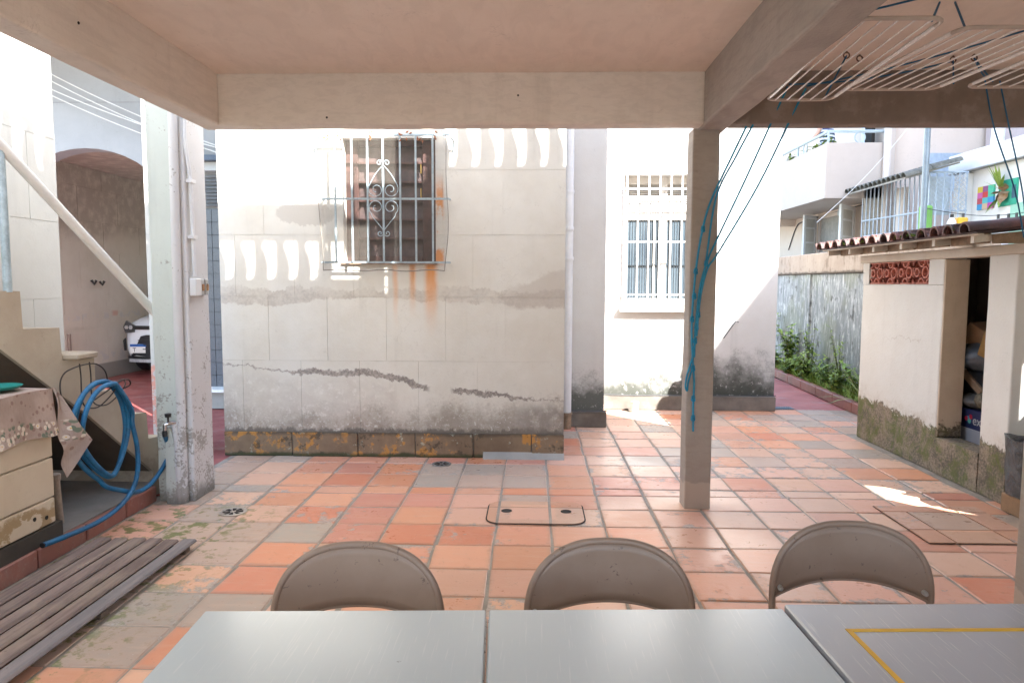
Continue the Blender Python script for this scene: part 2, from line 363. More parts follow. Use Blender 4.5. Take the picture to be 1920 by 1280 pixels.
def tile_material():
    g = G('clay_tile', 0.4); col, al, rnd = g.objcol()
    ob, lx, ly = g.local(); n = g.lnoise(ob, rnd, 4.2, 6, 0.65, 0.5); n2 = g.lnoise(ob, rnd, 15, 6, 0.65); f = g.noise(60, 3, 0.6); sm = g.noise(1.1, 4, 0.5, 0, None, (7, 3, 0))
    bands = g.noise(26, 3, 0.5, 0.3, (0.18, 1.0, 1.0))
    c = g.mix(g.step(n2, 0.3, 0.7) * 0.45, col, g.mix(0.5, col, (0.62, 0.36, 0.24)))
    c = g.mix(g.step(bands, 0.5, 0.75) * 0.22, c, (0.60, 0.40, 0.29))
    edge = g.m('MAXIMUM', g.m('ABSOLUTE', lx), g.m('ABSOLUTE', ly)) + (n2 - 0.5) * 0.045
    c = g.mix(g.step(edge, 0.128, 0.165) * 0.42, c, (0.36, 0.24, 0.17))
    bare = g.step(edge, 0.10, 0.16) * 0.05 + n * 0.55 + n2 * 0.45 + al * 0.30
    c = g.mix(g.step(bare, 0.66, 0.70) * 0.8, c, g.mix(g.step(f, 0.35, 0.65), (0.27, 0.235, 0.205), (0.42, 0.37, 0.32)))
    c = g.mix(g.step(n2 * 0.6 + f * 0.4, 0.57, 0.66) * 0.35, c, (0.24, 0.17, 0.13))
    c = g.mix(g.step(g.noise(38, 5, 0.7, 0, None, (2, 9, 0)), 0.64, 0.70) * 0.5, c, (0.13, 0.10, 0.085))
    sp = g.step(g.noise(70, 2, 0.5, 0, None, (5, 1, 0)), 0.76, 0.79)
    c = g.mix(sp * 0.7, c, (0.72, 0.70, 0.66))
    moss = g.step(g.x + (n - 0.5) * 1.0, -1.55, -1.9) * g.step(g.y, 4.7, 4.35) * g.step(n2 + (n - 0.5) * 0.7, 0.50, 0.60)
    c = g.mix(moss * 0.85, c, (0.13, 0.145, 0.03))
    g.color(c)
    wet = g.step(sm + (n - 0.5) * 0.25, 0.42, 0.60)
    g.rough(0.47 - wet * 0.17 + g.step(bare, 0.61, 0.67) * 0.22 + (n2 - 0.5) * 0.25)
    g.bump(n2 * 0.6 + f * 0.25 + g.step(bare, 0.66, 0.70) * -0.4 + bands * 0.2, 0.35, 0.006); return g.mat
M_TILE = tile_material()
M_IRON = plain('dark_iron', (0.06, 0.05, 0.045), 0.6, 0.4)
M_HOLE = plain('dark_gap', (0.025, 0.020, 0.016), 0.95)
M_STEEL = plain('galvanised_steel', (0.52, 0.53, 0.54), 0.35, 0.6, vary=0.12)
M_PALEBLUE = plain('pale_blue_paint', (0.44, 0.55, 0.60), 0.45, vary=0.35, scale=14)
M_WHITEP = plain('white_paint', (0.78, 0.77, 0.74), 0.45, vary=0.10)
M_PVC = plain('white_pvc', (0.70, 0.71, 0.72), 0.4, vary=0.12, scale=4)
M_WOOD_DARK = plain('dark_shutter_wood', (0.080, 0.034, 0.026), 0.7, vary=0.5, scale=12)
M_BLACK = plain('black_plastic', (0.018, 0.018, 0.02), 0.4)

# ------------------------------------------------------------------ ground, courtyard floor, paths
tag(box('ground', plain('bare_ground', (0.30, 0.275, 0.245), 0.9), (-60, -60, -0.30), (60, 60, -0.045)), kind='structure')
floor = box('tiled_floor', M_GROUT, (-2.62, -2.6, -0.10), (4.2, 8.42, -0.005), origin=(0, 0, 0)); tag(floor, kind='structure')
tag(box('carport_floor', M_RED, (-7.2, 4.9, -0.10), (-2.625, 17.0, -0.012)), kind='structure')
tag(box('garden_path', M_RED2, (2.3, 8.425, -0.10), (3.9, 22, -0.006)), kind='structure')
rt = random.Random(21)
TILE_VARIANTS = []
def tile_mesh(r, sx=0.3225, sy=0.3225):
    h = 0.03; b = 0.006
    c = [(-sx/2, -sy/2), (sx/2, -sy/2), (sx/2, sy/2), (-sx/2, sy/2)]
    c = [(x + r.uniform(-.004, .004), y + r.uniform(-.004, .004)) for x, y in c]
    top = [(x*(1-2*b/sx), y*(1-2*b/sy), r.uniform(-.0022, .0022)) for x, y in c]
    mid = [(x, y, t[2]-0.005) for (x, y), t in zip(c, top)]; bot = [(x, y, -h) for x, y in c]
    me = bpy.data.meshes.new('tile')
    me.from_pydata(top+mid+bot, [], [(0,1,2,3)] + [(i+4, (i+1)%4+4, (i+1)%4, i) for i in range(4)] + [(i+8, (i+1)%4+8, (i+1)%4+4, i+4) for i in range(4)])
    me.materials.append(M_TILE); return me
TV = {k: [tile_mesh(rt, 0.3225, k) for _ in range(5)] for k in (0.3225, 0.292, 0.15)}
TERRA = [(0.61, 0.235, 0.12), (0.63, 0.275, 0.15), (0.63, 0.29, 0.165), (0.57, 0.19, 0.10), (0.60, 0.26, 0.16), (0.62, 0.30, 0.185), (0.65, 0.36, 0.225), (0.55, 0.22, 0.15)]
PALE = [(0.65, 0.385, 0.265), (0.66, 0.41, 0.285), (0.63, 0.35, 0.245), (0.62, 0.325, 0.225)]
GREY = [(0.38, 0.30, 0.24), (0.41, 0.325, 0.26), (0.36, 0.305, 0.25), (0.45, 0.32, 0.245)]
def tile_color(x, y):
    pg = 0.05; pp = 0.16
    if x < -1.5 and y < 4.2: pg = 0.45
    if x < -1.9: pg = 0.85
    if -0.75 < x < 0.12 and 5.0 < y < 5.75: pg = 0.8
    if x > 1.25 and y > 5.0: pg = 0.26; pp = 0.5
    if 0.4 < x <= 3.2 and y < 6.5 and y > 3.2: pp = 0.6
    if 0.3 < x < 1.3 and y > 5.5: pp = 0.65
    q = rt.random()
    c = rt.choice(GREY) if q < pg else (rt.choice(PALE) if q < pg + pp else rt.choice(TERRA))
    k = rt.uniform(0.88, 1.08); a = rt.choice((0.0, 0.05, 0.1, 0.2, 0.3, 0.35))
    if x > 1.2 and y > 4.8: a += 0.10
    if x < -1.5: a += 0.1
    return tuple(v*k for v in c) + (a,)
XL0, XP = -0.218, 0.3366
rows = []
for j in range(0, 19): rows.append((4.582 - (j+0.5)*0.3337, 0.3225))
rows.append((4.737, 0.292)); rows.append((4.972, 0.15))
y = 5.056
while y < 8.4: rows.append((y + 0.168, 0.3225)); y += 0.3345
def manhole_zone(x, y): return -0.5 < x < 0.5 and 4.24 < y < 4.9
hidden = MB(); RX0, RX1, RY0, RY1 = 2.31, 2.985, 4.035, 4.71
n_tile = 0
for (yc, hy) in rows:
    for i in range(-7, 13):
        xc = XL0 + (i+0.5)*XP
        if xc < -2.55 or xc > 4.1: continue
        if 4.85 < yc < 7.0 and xc > 3.2: continue
        if xc > 3.72 and yc > 4.85: continue
        if yc > 5.90 and xc < 0.25: continue
        if yc > 7.25 and xc < 0.76: continue
        # rows seen past the tables and inside the frame stay single tiles; the rest are one mass
        px = xc / max(yc, .1)
        seen = yc > 2.15 and -0.82 < px < 0.80
        if yc < 2.6 and -0.33 < px < 0.60: seen = False
        if not seen:
            if yc > 0.55 and -3 < xc < 4.1: hidden.box((xc-.161, yc-hy/2, -.03), (xc+.161, yc+hy/2, 0))
            continue
        o = bpy.data.objects.new('tile', rt.choice(TV[hy])); COL.objects.link(o); o.parent = floor
        o.location = (xc + rt.uniform(-.003, .003), yc + rt.uniform(-.003, .003), rt.uniform(-.0015, .0015))
        o.rotation_euler = (rt.uniform(-.004, .004), rt.uniform(-.004, .004), rt.uniform(-.006, .006) + rt.choice((0, PI if hy > .3 else 0)))
        o.color = tile_color(xc, yc); n_tile += 1
o = hidden.build('tile_rows', M_TILE, floor); o['kind'] = 'stuff'; o.color = (0.56, 0.26, 0.16, 0.1)
tag(box('bounce_floor', plain('bounce_cement', (0.50, 0.49, 0.47), .8), (-2.6, -2.6, -.004), (4.2, 0.56, .0)), kind='structure')  # unseen grey floor added to bounce neutral light under the roof

# manhole cover and rectangular cover: slabs with their own tiles and a dark gap round them
def rounded(x0, x1, y0, y1, r, n=6):
    out = []
    for cx, cy, a0 in ((x1-r, y1-r, 0), (x0+r, y1-r, 90), (x0+r, y0+r, 180), (x1-r, y0+r, 270)):
        for k in range(n+1):
            a = math.radians(a0 + 90*k/n); out.append((cx + r*math.cos(a), cy + r*math.sin(a)))
    return out
def clip(poly, axis, v, keep_less):
    out = []
    for i in range(len(poly)):
        a, b = poly[i], poly[(i+1) % len(poly)]
        ia, ib = ((a[axis] <= v) == keep_less), ((b[axis] <= v) == keep_less)
        if ia: out.append(a)
        if ia != ib:
            t = (v - a[axis])/(b[axis]-a[axis]); out.append((a[0]+(b[0]-a[0])*t, a[1]+(b[1]-a[1])*t))
    return out
def ring_gap(name, outer, inner, z, parent, depth=0.003):
    n = len(outer); m = MB()
    m.add([(x, y, z) for x, y in outer] + [(x, y, z) for x, y in inner], [(i, (i+1) % n, (i+1) % n + n, i+n) for i in range(n)])
    return m.build(name, M_HOLE, parent)
mh = thing('manhole_cover', 'rounded inspection cover of clay tiles with two dark finger holes', 'manhole cover', (0.01, 4.49, 0))
MX0, MX1, MY0, MY1 = -0.285, 0.335, 4.272, 4.712
ring_gap('gap', rounded(MX0-.009, MX1+.009, MY0-.012, MY1+.005, .10), rounded(MX0, MX1, MY0, MY1, .09), 0.0045, mh)
xs = [MX0-1, XL0-.0, XL0+XP, MX1+1]; ys = [MY0-1, 4.582, MY1+1]
for a in range(3):
    for b in range(2):
        p = rounded(MX0, MX1, MY0, MY1, .09)
        p = clip(p, 0, xs[a]+.009, False); p = clip(p, 0, xs[a+1]-.009, True) if p else p
        p = clip(p, 1, ys[b]+.005, False) if p else p; p = clip(p, 1, ys[b+1]-.005, True) if p else p
        if len(p) >= 3:
            o = MB().prism(p, 'z', 0.001, 0.0085).build('tile', M_TILE, mh); o.color = (TERRA[2], TERRA[1], PALE[2], TERRA[6], PALE[0], TERRA[0])[a*2+b] + (0.12,)
MB().prism(rounded(MX0+.004, MX1-.004, MY0+.004, MY1-.004, .09), 'z', -0.001, 0.0065).build('grout_bed', M_GROUT, mh)
for x in (-0.165, 0.225):
    MB().lathe([(0.036, 0.0088), (0.036, 0.0105), (0.030, 0.0108), (0.028, 0.0092), (0.002, 0.0092)], (x, 4.505, 0), 18).build('finger_hole', M_HOLE, mh)
rc = thing('floor_hatch', 'rectangular tiled floor hatch with cracked dark edges beside the shed', 'floor hatch', (2.65, 4.37, 0))
q0 = [(RX0-.006, RY0-.010), (RX1+.006, RY0-.010), (RX1+.006, RY1+.004), (RX0-.006, RY1+.004)]
q1 = [(RX0, RY0), (RX1, RY0), (RX1, RY1), (RX0, RY1)]
ring_gap('gap', q0, q1, 0.0045, rc)
for (xa, xb), (ya, yb), c in (((RX0, 2.46), (RY0, 4.245), TERRA[2]), ((2.472, 2.80), (RY0, 4.245), TERRA[6]), ((2.812, RX1), (RY0, 4.245), TERRA[2]),
                              ((RX0, 2.46), (4.257, 4.585), PALE[2]), ((2.472, 2.80), (4.257, 4.585), GREY[3]), ((2.812, RX1), (4.257, 4.585), PALE[3]), ((RX0, 2.80), (4.595, RY1), TERRA[4]), ((2.812, RX1), (4.595, RY1), PALE[2])):
    o = box('tile', M_TILE, (xa, ya, 0.001), (xb, yb, 0.010), rc); o.color = c + (0.15,)
# drains
def round_drain(x, y, r, label, mat):
    t = thing('floor_drain', label, 'drain', (x, y, 0), 'round floor drains')
    m = MB(); seg = 28
    m.lathe([(r, 0.001), (r, 0.006), (r*0.94, 0.0085), (r*0.80, 0.007), (r*0.78, 0.003)], (x, y, 0), seg); m.build('rim', mat, t, smooth=True)
    MB().lathe([(r*0.80, 0.0042), (0.001, 0.0046)], (x, y, 0), seg).build('grate', mat, t)
    for k in range(8):
        a = 2*PI*k/8 + .2; ca, sa = math.cos(a), math.sin(a)
        p = [(x + ca*u - sa*v, y + sa*u + ca*v) for u, v in ((r*.22, -.006), (r*.70, -.014), (r*.74, .0), (r*.70, .014), (r*.22, .006))]
        MB().prism(p, 'z', 0.0048, 0.0062).build('slot', M_HOLE, t)
M_DRAIN = plain('drain_steel', (0.50, 0.44, 0.38), 0.4, 0.5)
M_DRAIN2 = plain('dull_drain', (0.26, 0.25, 0.24), 0.45, 0.5)
round_drain(-1.955, 4.43, 0.088, 'round metal floor drain set in a tile near the left column', M_DRAIN)
round_drain(-0.75, 5.70, 0.082, 'round grey floor drain at the foot of the stained cream wall', M_DRAIN2)
dg = thing('drain_grate', 'blue grey rectangular drain grate at the start of the red path', 'drain', (3.03, 8.47, 0))
box('frame', M_DRAIN2, (2.90, 8.435, -0.004), (3.16, 8.60, 0.001), dg)
for k in range(9): box('bar', plain('grate_blue', (0.20, 0.25, 0.29), 0.5, 0.3), (2.905+k*.028, 8.44, 0.0015), (2.920+k*.028, 8.595, 0.005), dg)

# ------------------------------------------------------------------ block-scored walls
def scored(parent, mat, x0, x1, yf, zs, bw, offs, depth=0.02, gap=0.005, holes=(), mesh_axis='y', sign=-1, name='plaster_block', joint=None):
    """a face of plaster blocks with recessed joints in front of the wall's own body; holes = openings (x0,x1,z0,z1)"""
    for r in range(len(zs)-1):
        za, zb = zs[r]+gap/2, zs[r+1]-gap/2
        if zb - za < .03: continue
        cuts = [x0]; k = x0 + offs[r % len(offs)]
        while k < x1 - 0.05:
            if k > x0 + 0.05: cuts.append(k)
            k += bw
        cuts.append(x1)
        for a, b in zip(cuts, cuts[1:]):
            rects = [(a + gap/2, b - gap/2, za, zb)]
            for hx0, hx1, hz0, hz1 in holes:
                nr = []
                for (p, q, s, t) in rects:
                    if q <= hx0 or p >= hx1 or t <= hz0 or s >= hz1: nr.append((p, q, s, t)); continue
                    if p < hx0: nr.append((p, hx0, s, t))
                    if q > hx1: nr.append((hx1, q, s, t))
                    m0, m1 = max(p, hx0), min(q, hx1)
                    if s < hz0: nr.append((m0, m1, s, hz0))
                    if t > hz1: nr.append((m0, m1, hz1, t))
                rects = nr
            for (p, q, s, t) in rects:
                if q-p < .012 or t-s < .012: continue
                if mesh_axis == 'y': box(name, mat, (p, yf, s), (q, yf - sign*depth, t), parent)
                else: box(name, mat, (yf, p, s), (yf - sign*depth, q, t), parent)
ZS = [0.213, 0.833, 1.380, 1.900, 2.436, 2.97, 3.50, 8.0]
WX0, WX1, WZ0, WZ1 = -1.60, -0.82, 1.675, 2.70
hw = thing('house_wall', 'stained cream plaster wall with a barred window and rust streaks', 'wall', (-1.2, 6.6, 0))
body = MB(); yb = 5.939
body.box((-2.668, yb, 0), (WX0, 7.30, 8.0)); body.box((WX1, yb, 0), (0.268, 7.30, 8.0))
body.box((WX0, yb, 0), (WX1, 7.30, WZ0)); body.box((WX0, yb, WZ1), (WX1, 7.30, 8.0)); body.box((WX0, 6.35, WZ0), (WX1, 7.30, WZ1))
body.build('wall_body', M_FACADE, hw)
scored(hw, M_FACADE, -2.67, 0.27, 5.934, ZS, 0.507, (0.175, 0.41, 0.135, 0.39, 0.135, 0.39, 0.13), 0.0045, 0.0026, holes=((WX0, WX1, WZ0, WZ1),))
px0 = -2.675
for k, w in enumerate((0.60, 0.57, 0.50, 0.50, 0.50, 0.28)):
    MB().bbox((px0+.004, 5.925 - (0.006 if k % 2 else 0), 0), (min(px0+w-.004, 0.272), 5.9385, 0.209), .004).build('plinth_stone', M_PLINTH, hw); px0 += w
# cement fillet running along the foot on the right
MB().prism([(5.925, 0.0), (5.925, 0.055), (5.885, 0.012), (5.875, 0.0)], 'x', -0.42, 0.273).build('cement_fillet', M_CONC, hw)

# the barred, louvred window in it
wd = thing('window', None, None, (-1.21, 6.02, WZ0)); wd.parent = hw; wd.location = Vector((-1.21, 6.02, WZ0)) - wloc(hw)
M_LOUV = plain('louvre_glass_grime', (0.075, 0.042, 0.036), 0.6, vary=0.5, scale=16)
fr = MB()
fr.bbox((WX0, 6.03, WZ0), (WX0+.105, 6.10, WZ1), .006); fr.bbox((WX1-.125, 6.03, WZ0), (WX1, 6.10, WZ1), .006)
fr.bbox((WX0+.105, 6.035, WZ1-.05), (WX1-.125, 6.10, WZ1), .006); fr.bbox((WX0+.105, 6.035, WZ0), (WX1-.125, 6.10, WZ0+.04), .006)
fr.build('frame', M_WOOD_DARK, wd)
zl = WZ0 + 0.04
for k in range(6):
    h = 0.158
    m = MB(); a = zl + k*0.159
    m.prism([(6.045, a+.004), (6.056, a), (6.098, a+h+.012), (6.087, a+h+.016)], 'x', WX0+.107, WX1-.127); m.build('louvre_slat', M_LOUV, wd)
    box('slat_edge', M_WOOD_DARK, (WX0+.107, 6.036, a-.006), (WX1-.127, 6.0435, a+.010), wd)
box('handle', plain('brass', (0.55, 0.38, 0.12), 0.35, 0.9), (WX1-.142, 6.02, 2.22), (WX1-.130, 6.034, 2.30), wd, r=.003)
box('handle', MATS['brass'], (WX1-.142, 6.02, 2.42), (WX1-.130, 6.034, 2.50), wd, r=.003)
box('backing', M_HOLE, (WX0+.1, 6.14, WZ0+.02), (WX1-.1, 6.16, WZ1-.02), wd)
box('sill', plain('rusty_sill', (0.34, 0.20, 0.11), 0.8, vary=0.5, scale=30), (WX0-.02, 5.915, WZ0-.022), (WX1+.01, 6.03, WZ0-.003), wd)
gr = thing('window_grille', None, None, (-1.21, 5.85, WZ0)); gr.parent = hw; gr.location = Vector((-1.21, 5.85, WZ0)) - wloc(hw)
yg = 5.84
for (xt, xb_) in zip((-1.64, -1.50, -1.37, -1.24, -1.10, -0.97, -0.83), (-1.63, -1.50, -1.365, -1.23, -1.09, -0.96, -0.82)):
    box('bar', M_PALEBLUE, (xt-.0075, yg-.006, 1.672), (xt+.0075, yg+.006, 2.705), gr)
for z, a, b in ((1.668, -1.74, -0.69), (2.19, -1.75, -0.70), (2.708, -1.76, -0.70)):
    box('rail', M_PALEBLUE, (a, yg+.0062, z-.008), (b, yg+.020, z+.008), gr)
for x in (-1.76, -0.70):
    tube('bracket', M_PALEBLUE, [(x, yg+.01, 2.708), (x + (-.05 if x < -1 else .04), yg+.04, 2.66), (x + (-.07 if x < -1 else .03), 5.94, 2.58)], .007, gr, 6)
    for z in (1.668, 2.19): tube('fixing', M_PALEBLUE, [(x + .03*(1 if x > -1 else -1) - .02*(1 if x > -1 else -1), yg+.012, z), (x, 5.945, z)], .006, gr, 6)
def scroll(cx, cz, r, a0, turns, sgn):
    return [(cx + sgn*r*(1-.75*t)*math.cos(a0+turns*2*PI*t), yg-.012, cz + r*(1-.75*t)*math.sin(a0+turns*2*PI*t)) for t in [k/22 for k in range(23)]]
hx = -1.237
orn = MB()
for sg in (-1, 1):
    orn.tube([(hx, yg-.012, 2.46)] + [(hx+sg*.035, yg-.012, 2.425), (hx+sg*.07, yg-.012, 2.38), (hx+sg*.105, yg-.012, 2.32)] + scroll(hx+sg*.06, 2.262, .066, .6, -1.35, sg), .0036, 5)
    orn.tube(scroll(hx+sg*.03, 2.478, .026, PI, -1.2, sg)[::-1], .004, 5)
    orn.tube([(hx, yg-.012, 1.93), (hx+sg*.045, yg-.012, 1.985), (hx+sg*.095, yg-.012, 2.045)] + scroll(hx+sg*.06, 2.118, .066, -.9, 1.35, sg), .0036, 5)
    orn.tube(scroll(hx+sg*.03, 1.905, .026, PI, 1.2, sg)[::-1], .004, 5)
orn.build('scroll_ornament', M_PALEBLUE, gr, smooth=True)
# fine insect netting sagging over the grille
def net_material():
    g = G('insect_net', 0.9); g.color((0.17, 0.15, 0.125))
    fx = g.m('FRACT', g.x * 105.0); fz = g.m('FRACT', g.z * 105.0)
    th = g.m('MAXIMUM', g.step(fx, 0.13, 0.10), g.step(fz, 0.13, 0.10))
    tr = g.nt.nodes.new('ShaderNodeBsdfTransparent'); mx = g.nt.nodes.new('ShaderNodeMixShader')
    out = g.nt.nodes['Material Output']
    g.put(th, mx.inputs[0]); g.nt.links.new(tr.outputs[0], mx.inputs[1]); g.nt.links.new(g.b.outputs[0], mx.inputs[2]); g.nt.links.new(mx.outputs[0], out.inputs[0])
    return g.mat
rn = random.Random(3)
def net(u, v):
    sag = .02*math.sin(v*PI)*(1 if u > .5 else -1)*(abs(u-.5)*2)**3
    return (lerp(-1.745, -0.725, u) + sag + .008*math.sin(9*v+u*5), yg - .022 + .006*math.sin(7*u)*math.sin(6*v), lerp(1.60, 2.70, v) + .006*math.sin(16*u)*(1-v))
MB().grid(net, 24, 24).build('netting', net_material(), gr)
tube('net_hem', plain('net_cord', (0.20, 0.17, 0.14), 0.9), [net(k/40, 0) for k in range(41)], .004, gr, 5)
tube('net_hem', MATS['net_cord'], [net(1, k/20) for k in range(21)], .0028, gr, 5)
tube('net_hem', MATS['net_cord'], [net(0, k/20) for k in range(21)], .0028, gr, 5)
rl = random.Random(5); lf = MB()                                 # dry leaves caught on top of the grille
for x in (-1.72, -1.69, -1.60, -1.35, -1.33, -1.06, -1.03, -0.93, -0.80):
    for k in range(3):
        c = Vector((x+rl.uniform(-.02, .02), yg-.03, 2.70+rl.uniform(-.05, .015))); a = rl.uniform(0, 6)
        lf.quad(c, c+Vector((.02*math.cos(a), .004, .02*math.sin(a))), c+Vector((.035*math.cos(a+.4), -.006, .035*math.sin(a+.4))), c+Vector((.018*math.cos(a+.9), .003, .018*math.sin(a+.9))))
tag(lf.build('dry_leaves', plain('dry_leaf', (0.34, 0.13, 0.06), 0.8, vary=.5)), 'brown dry leaves caught on the top of the window grille', 'leaves', kind='stuff')

# downpipe in the corner, pilaster wall, far white wall with its window
dp = thing('downpipe', 'white downpipe with a rusty foot in the corner beside the cream wall', 'downpipe', (0.355, 7.20, 0))
tube('pipe', M_PVC, [(0.355, 7.20, 0.14), (0.36, 7.20, 3.6)], .048, dp, 14)
for z in (1.75, 2.05, 2.42): MB().lathe([(.053, -.02), (.055, 0), (.053, .02)], (0.358, 7.2, z), 14).build('joint_ring', M_PVC, dp)
tube('foot', plain('brown_pipe_foot', (0.34, 0.24, 0.16), 0.8, vary=.4), [(0.352, 7.19, 0), (0.353, 7.195, 0.15), (0.353, 7.195, .151), (0.353, 7.195, .17)], [.052, .052, .062, .062], dp, 14)
pw = thing('pilaster_wall', 'narrow shaded wall strip with black mould behind the white downpipe', 'wall', (0.55, 7.8, 0))
box('wall_body', M_PILASTER, (0.272, 7.302, 0.0), (0.748, 8.5, 5.2), pw)
MB().bbox((0.272, 7.262, 0), (0.775, 7.3015, 0.165), .008).build('base_block', M_PLINTH_DARK, pw)
tube('cable', plain('dark_cable', (0.06, 0.06, 0.065), .5), [(0.30, 7.255, 0.178), (0.60, 7.255, 0.174), (0.78, 7.255, 0.178)], .006, pw, 6)
B0, B1, BZ0, BZ1 = 1.06, 2.03, 1.235, 2.765
fw_ = thing('white_wall', 'sunlit white house wall with a barred window and mouldy foot', 'wall', (1.8, 9.5, 0))
m = MB(); yf = 8.33
m.box((0.75, yf, 0), (B0, 12, 5.2)); m.box((B1, yf, 0), (2.862, 12, 5.2)); m.box((B0, yf, 0), (B1, 12, BZ0)); m.box((B0, yf, BZ1), (B1, 12, 5.2)); m.box((B0, 8.62, BZ0), (B1, 12, BZ1))
m.build('wall_body', M_WHITE, fw_)
m = MB(); m.bbox((0.78, 8.292, 0), (2.875, 8.329, 0.17), .008); m.build('base_block', M_PLINTH_DARK, fw_)
tube('cable', MATS['dark_cable'], [(0.80, 8.285, .19), (1.2, 8.285, .178), (1.8, 8.285, .186), (2.5, 8.285, .18), (2.87, 8.285, .185)], .005, fw_, 6)
for p in ([(2.25, 8.322, 0.86), (2.38, 8.30, 1.06), (2.42, 8.322, 1.05)],): tube('wire_hook', MATS['dark_cable'], p, .006, fw_, 6)
w2 = thing('window', None, None, (1.55, 8.4, BZ0)); w2.parent = fw_; w2.location = Vector((1.55, 8.4, BZ0)) - wloc(fw_)
M_WWOOD = plain('white_window_wood', (0.60, 0.56, 0.50), .55, vary=.12)
m = MB(); y0, y1 = 8.50, 8.55
for a, b in ((B0, B0+.07), (1.545-.045, 1.545+.045), (B1-.07, B1)): m.bbox((a, y0, BZ0), (b, y1, BZ1), .005)
for a, b in ((BZ0, BZ0+.085), (2.25, 2.44), (BZ1-.09, BZ1)):
    for p, q in ((B0+.07, 1.50), (1.59, B1-.07)): m.bbox((p, y0+.004, a), (q, y1, b), .005)
m.build('frame', M_WWOOD, w2)
for p, q in ((B0+.07, 1.50), (1.59, B1-.07)):
    for k in range(9):
        z = 2.452 + k*.0255
        MB().prism([(8.51, z), (8.515, z+.004), (8.54, z+.024), (8.535, z+.026)], 'x', p, q).build('louvre_slat', M_WWOOD, w2)
def fluted():
    g = G('fluted_glass', 0.18, 0.0, 0.6)
    fx = g.m('FRACT', g.x * 32.0); ss = g.m('SINE', g.x * 201.0)
    c = g.mix(g.step(g.noise(2.5, 3), .35, .65), (0.030, 0.045, 0.060), (0.055, 0.075, 0.09))
    g.color(g.mix(g.step(ss, -0.6, 0.8) * 0.55, c, (0.085, 0.105, 0.12))); g.bump(ss, 0.6, 0.01); return g.mat
M_FLUTE = fluted()
for p, q in ((B0+.07, 1.435), (1.455, 1.50), (1.59, 1.90), (1.915, B1-.07)): box('pane', M_FLUTE, (p, 8.526, BZ0+.085), (q, 8.534, 2.25), w2)
box('mullion', M_WWOOD, (1.435, 8.51, BZ0+.085), (1.455, 8.544, 2.25), w2)
box('backing', M_HOLE, (B0+.01, 8.58, BZ0+.01), (B1-.01, 8.60, BZ1-.01), w2)
MB().bbox((1.02, 8.25, 1.165), (2.07, 8.329, 1.225), .006).build('sill', M_WWOOD, w2)
for x in [1.085 + .127*k for k in range(8)]: box('grille_bar', M_WHITEP, (x-.008, 8.272, BZ0+.002), (x+.008, 8.284, BZ1+.0), w2)
for z in (1.37, 1.985, 2.59): box('grille_rail', M_WHITEP, (B0-.01, 8.2845, z-.008), (B1+.01, 8.297, z+.008), w2)

# ------------------------------------------------------------------ left side: pier, side wall, arch, carport
pr_ = thing('gate_pier', 'slim cream wall pier with a peeling pink foot behind the left column', 'pier', (-3.1, 6.1, 0))
box('wall_body', M_PIER, (-3.295, 5.939, 0), (-2.98, 6.25, 8.0), pr_)
scored(pr_, M_PIER, -3.30, -2.975, 5.934, [0.14, 0.80, 1.38, 1.90, 2.436, 2.97, 3.5, 8.0], 9, (9,), 0.0045, 0.004)
sw = thing('side_wall', 'tall pale block-scored wall rising behind the outdoor stairs', 'wall', (-3.5, 1.0, 0))
box('wall_body', M_SIDE, (-3.60, -2.6, 0), (-3.407, 4.98, 5.2), sw)
scored(sw, M_SIDE, -2.6, 4.985, -3.402, [0.0, 0.213, 0.833, 1.380, 1.92, 2.50, 3.10, 3.70, 5.2], 0.50, (0.3, 0.05, 0.29, 0.08), 0.0045, 0.004, mesh_axis='x', sign=1)
aw = thing('arch_wall', 'grey white carport wall with a round arched opening', 'wall', (-5.4, 8.5, 0))
ac, ar, az = -5.36, 1.22, 1.87
arc = [(ac + ar*math.cos(PI*k/24), az + ar*math.sin(PI*k/24)) for k in range(25)]          # right spring to left spring
m = MB()
outer = [(ac+ar, 0), (-2.4, 0), (-2.4, 6), (-9, 6), (-9, 0), (ac-ar, 0)]
# split the wall in three convex-ish pieces: left, right and the strip over the arch
m.box((-9, 8.4, -.05), (ac-ar, 8.65, 6)); m.box((ac+ar, 8.4, -.05), (-2.4, 8.65, 6))
for k in range(24):
    (x0, z0), (x1, z1) = arc[k+1], arc[k]
    m.add([(x0, 8.4, z0), (x1, 8.4, z1), (x1, 8.4, 6), (x0, 8.4, 6), (x0, 8.65, z0), (x1, 8.65, z1), (x1, 8.65, 6), (x0, 8.65, 6)], [(0,1,2,3), (7,6,5,4), (0,4,5,1)])
m.build('wall_body', M_ARCH, aw)
m = MB()
for z in (3.62,): m.box((-9, 8.396, z), (-4.2, 8.3995, z+.004))
m.build('scored_line', plain('score_line', (0.30, 0.29, 0.29), .9), aw)
cp = thing('carport', 'dim carport room behind the arch, stained walls coloured darker towards the top for shade', 'carport', (-5.3, 12, 0))
m = MB()
m.box((-6.9, 8.652, -.05), (-6.716, 17.0, 3.2)); m.build('wall_body', M_CARPORT, cp)
scored(cp, M_CARPORT, 8.66, 17.0, -6.71, [0.0, 0.225, 0.79, 1.02, 1.40, 1.95, 2.40, 2.9, 3.2], 1.0, (0.6, 0.2), 0.0055, 0.005, mesh_axis='x', sign=1)
box('end_wall', M_CARPORT, (-6.73, 17.0, 2.9), (-3.6, 17.2, 3.2), cp); box('inner_wall', M_CARPORT, (-3.8, 8.652, -.05), (-3.6, 17.0, 3.2), cp)
box('carport_ceiling', M_CARPORT, (-6.9, 8.652, 3.202), (-3.6, 17.2, 3.4), cp)
tube('wall_hook', M_IRON, [(-6.70, 10.50, 1.52), (-6.66, 10.50, 1.46), (-6.64, 10.52, 1.52)], .02, cp, 6)
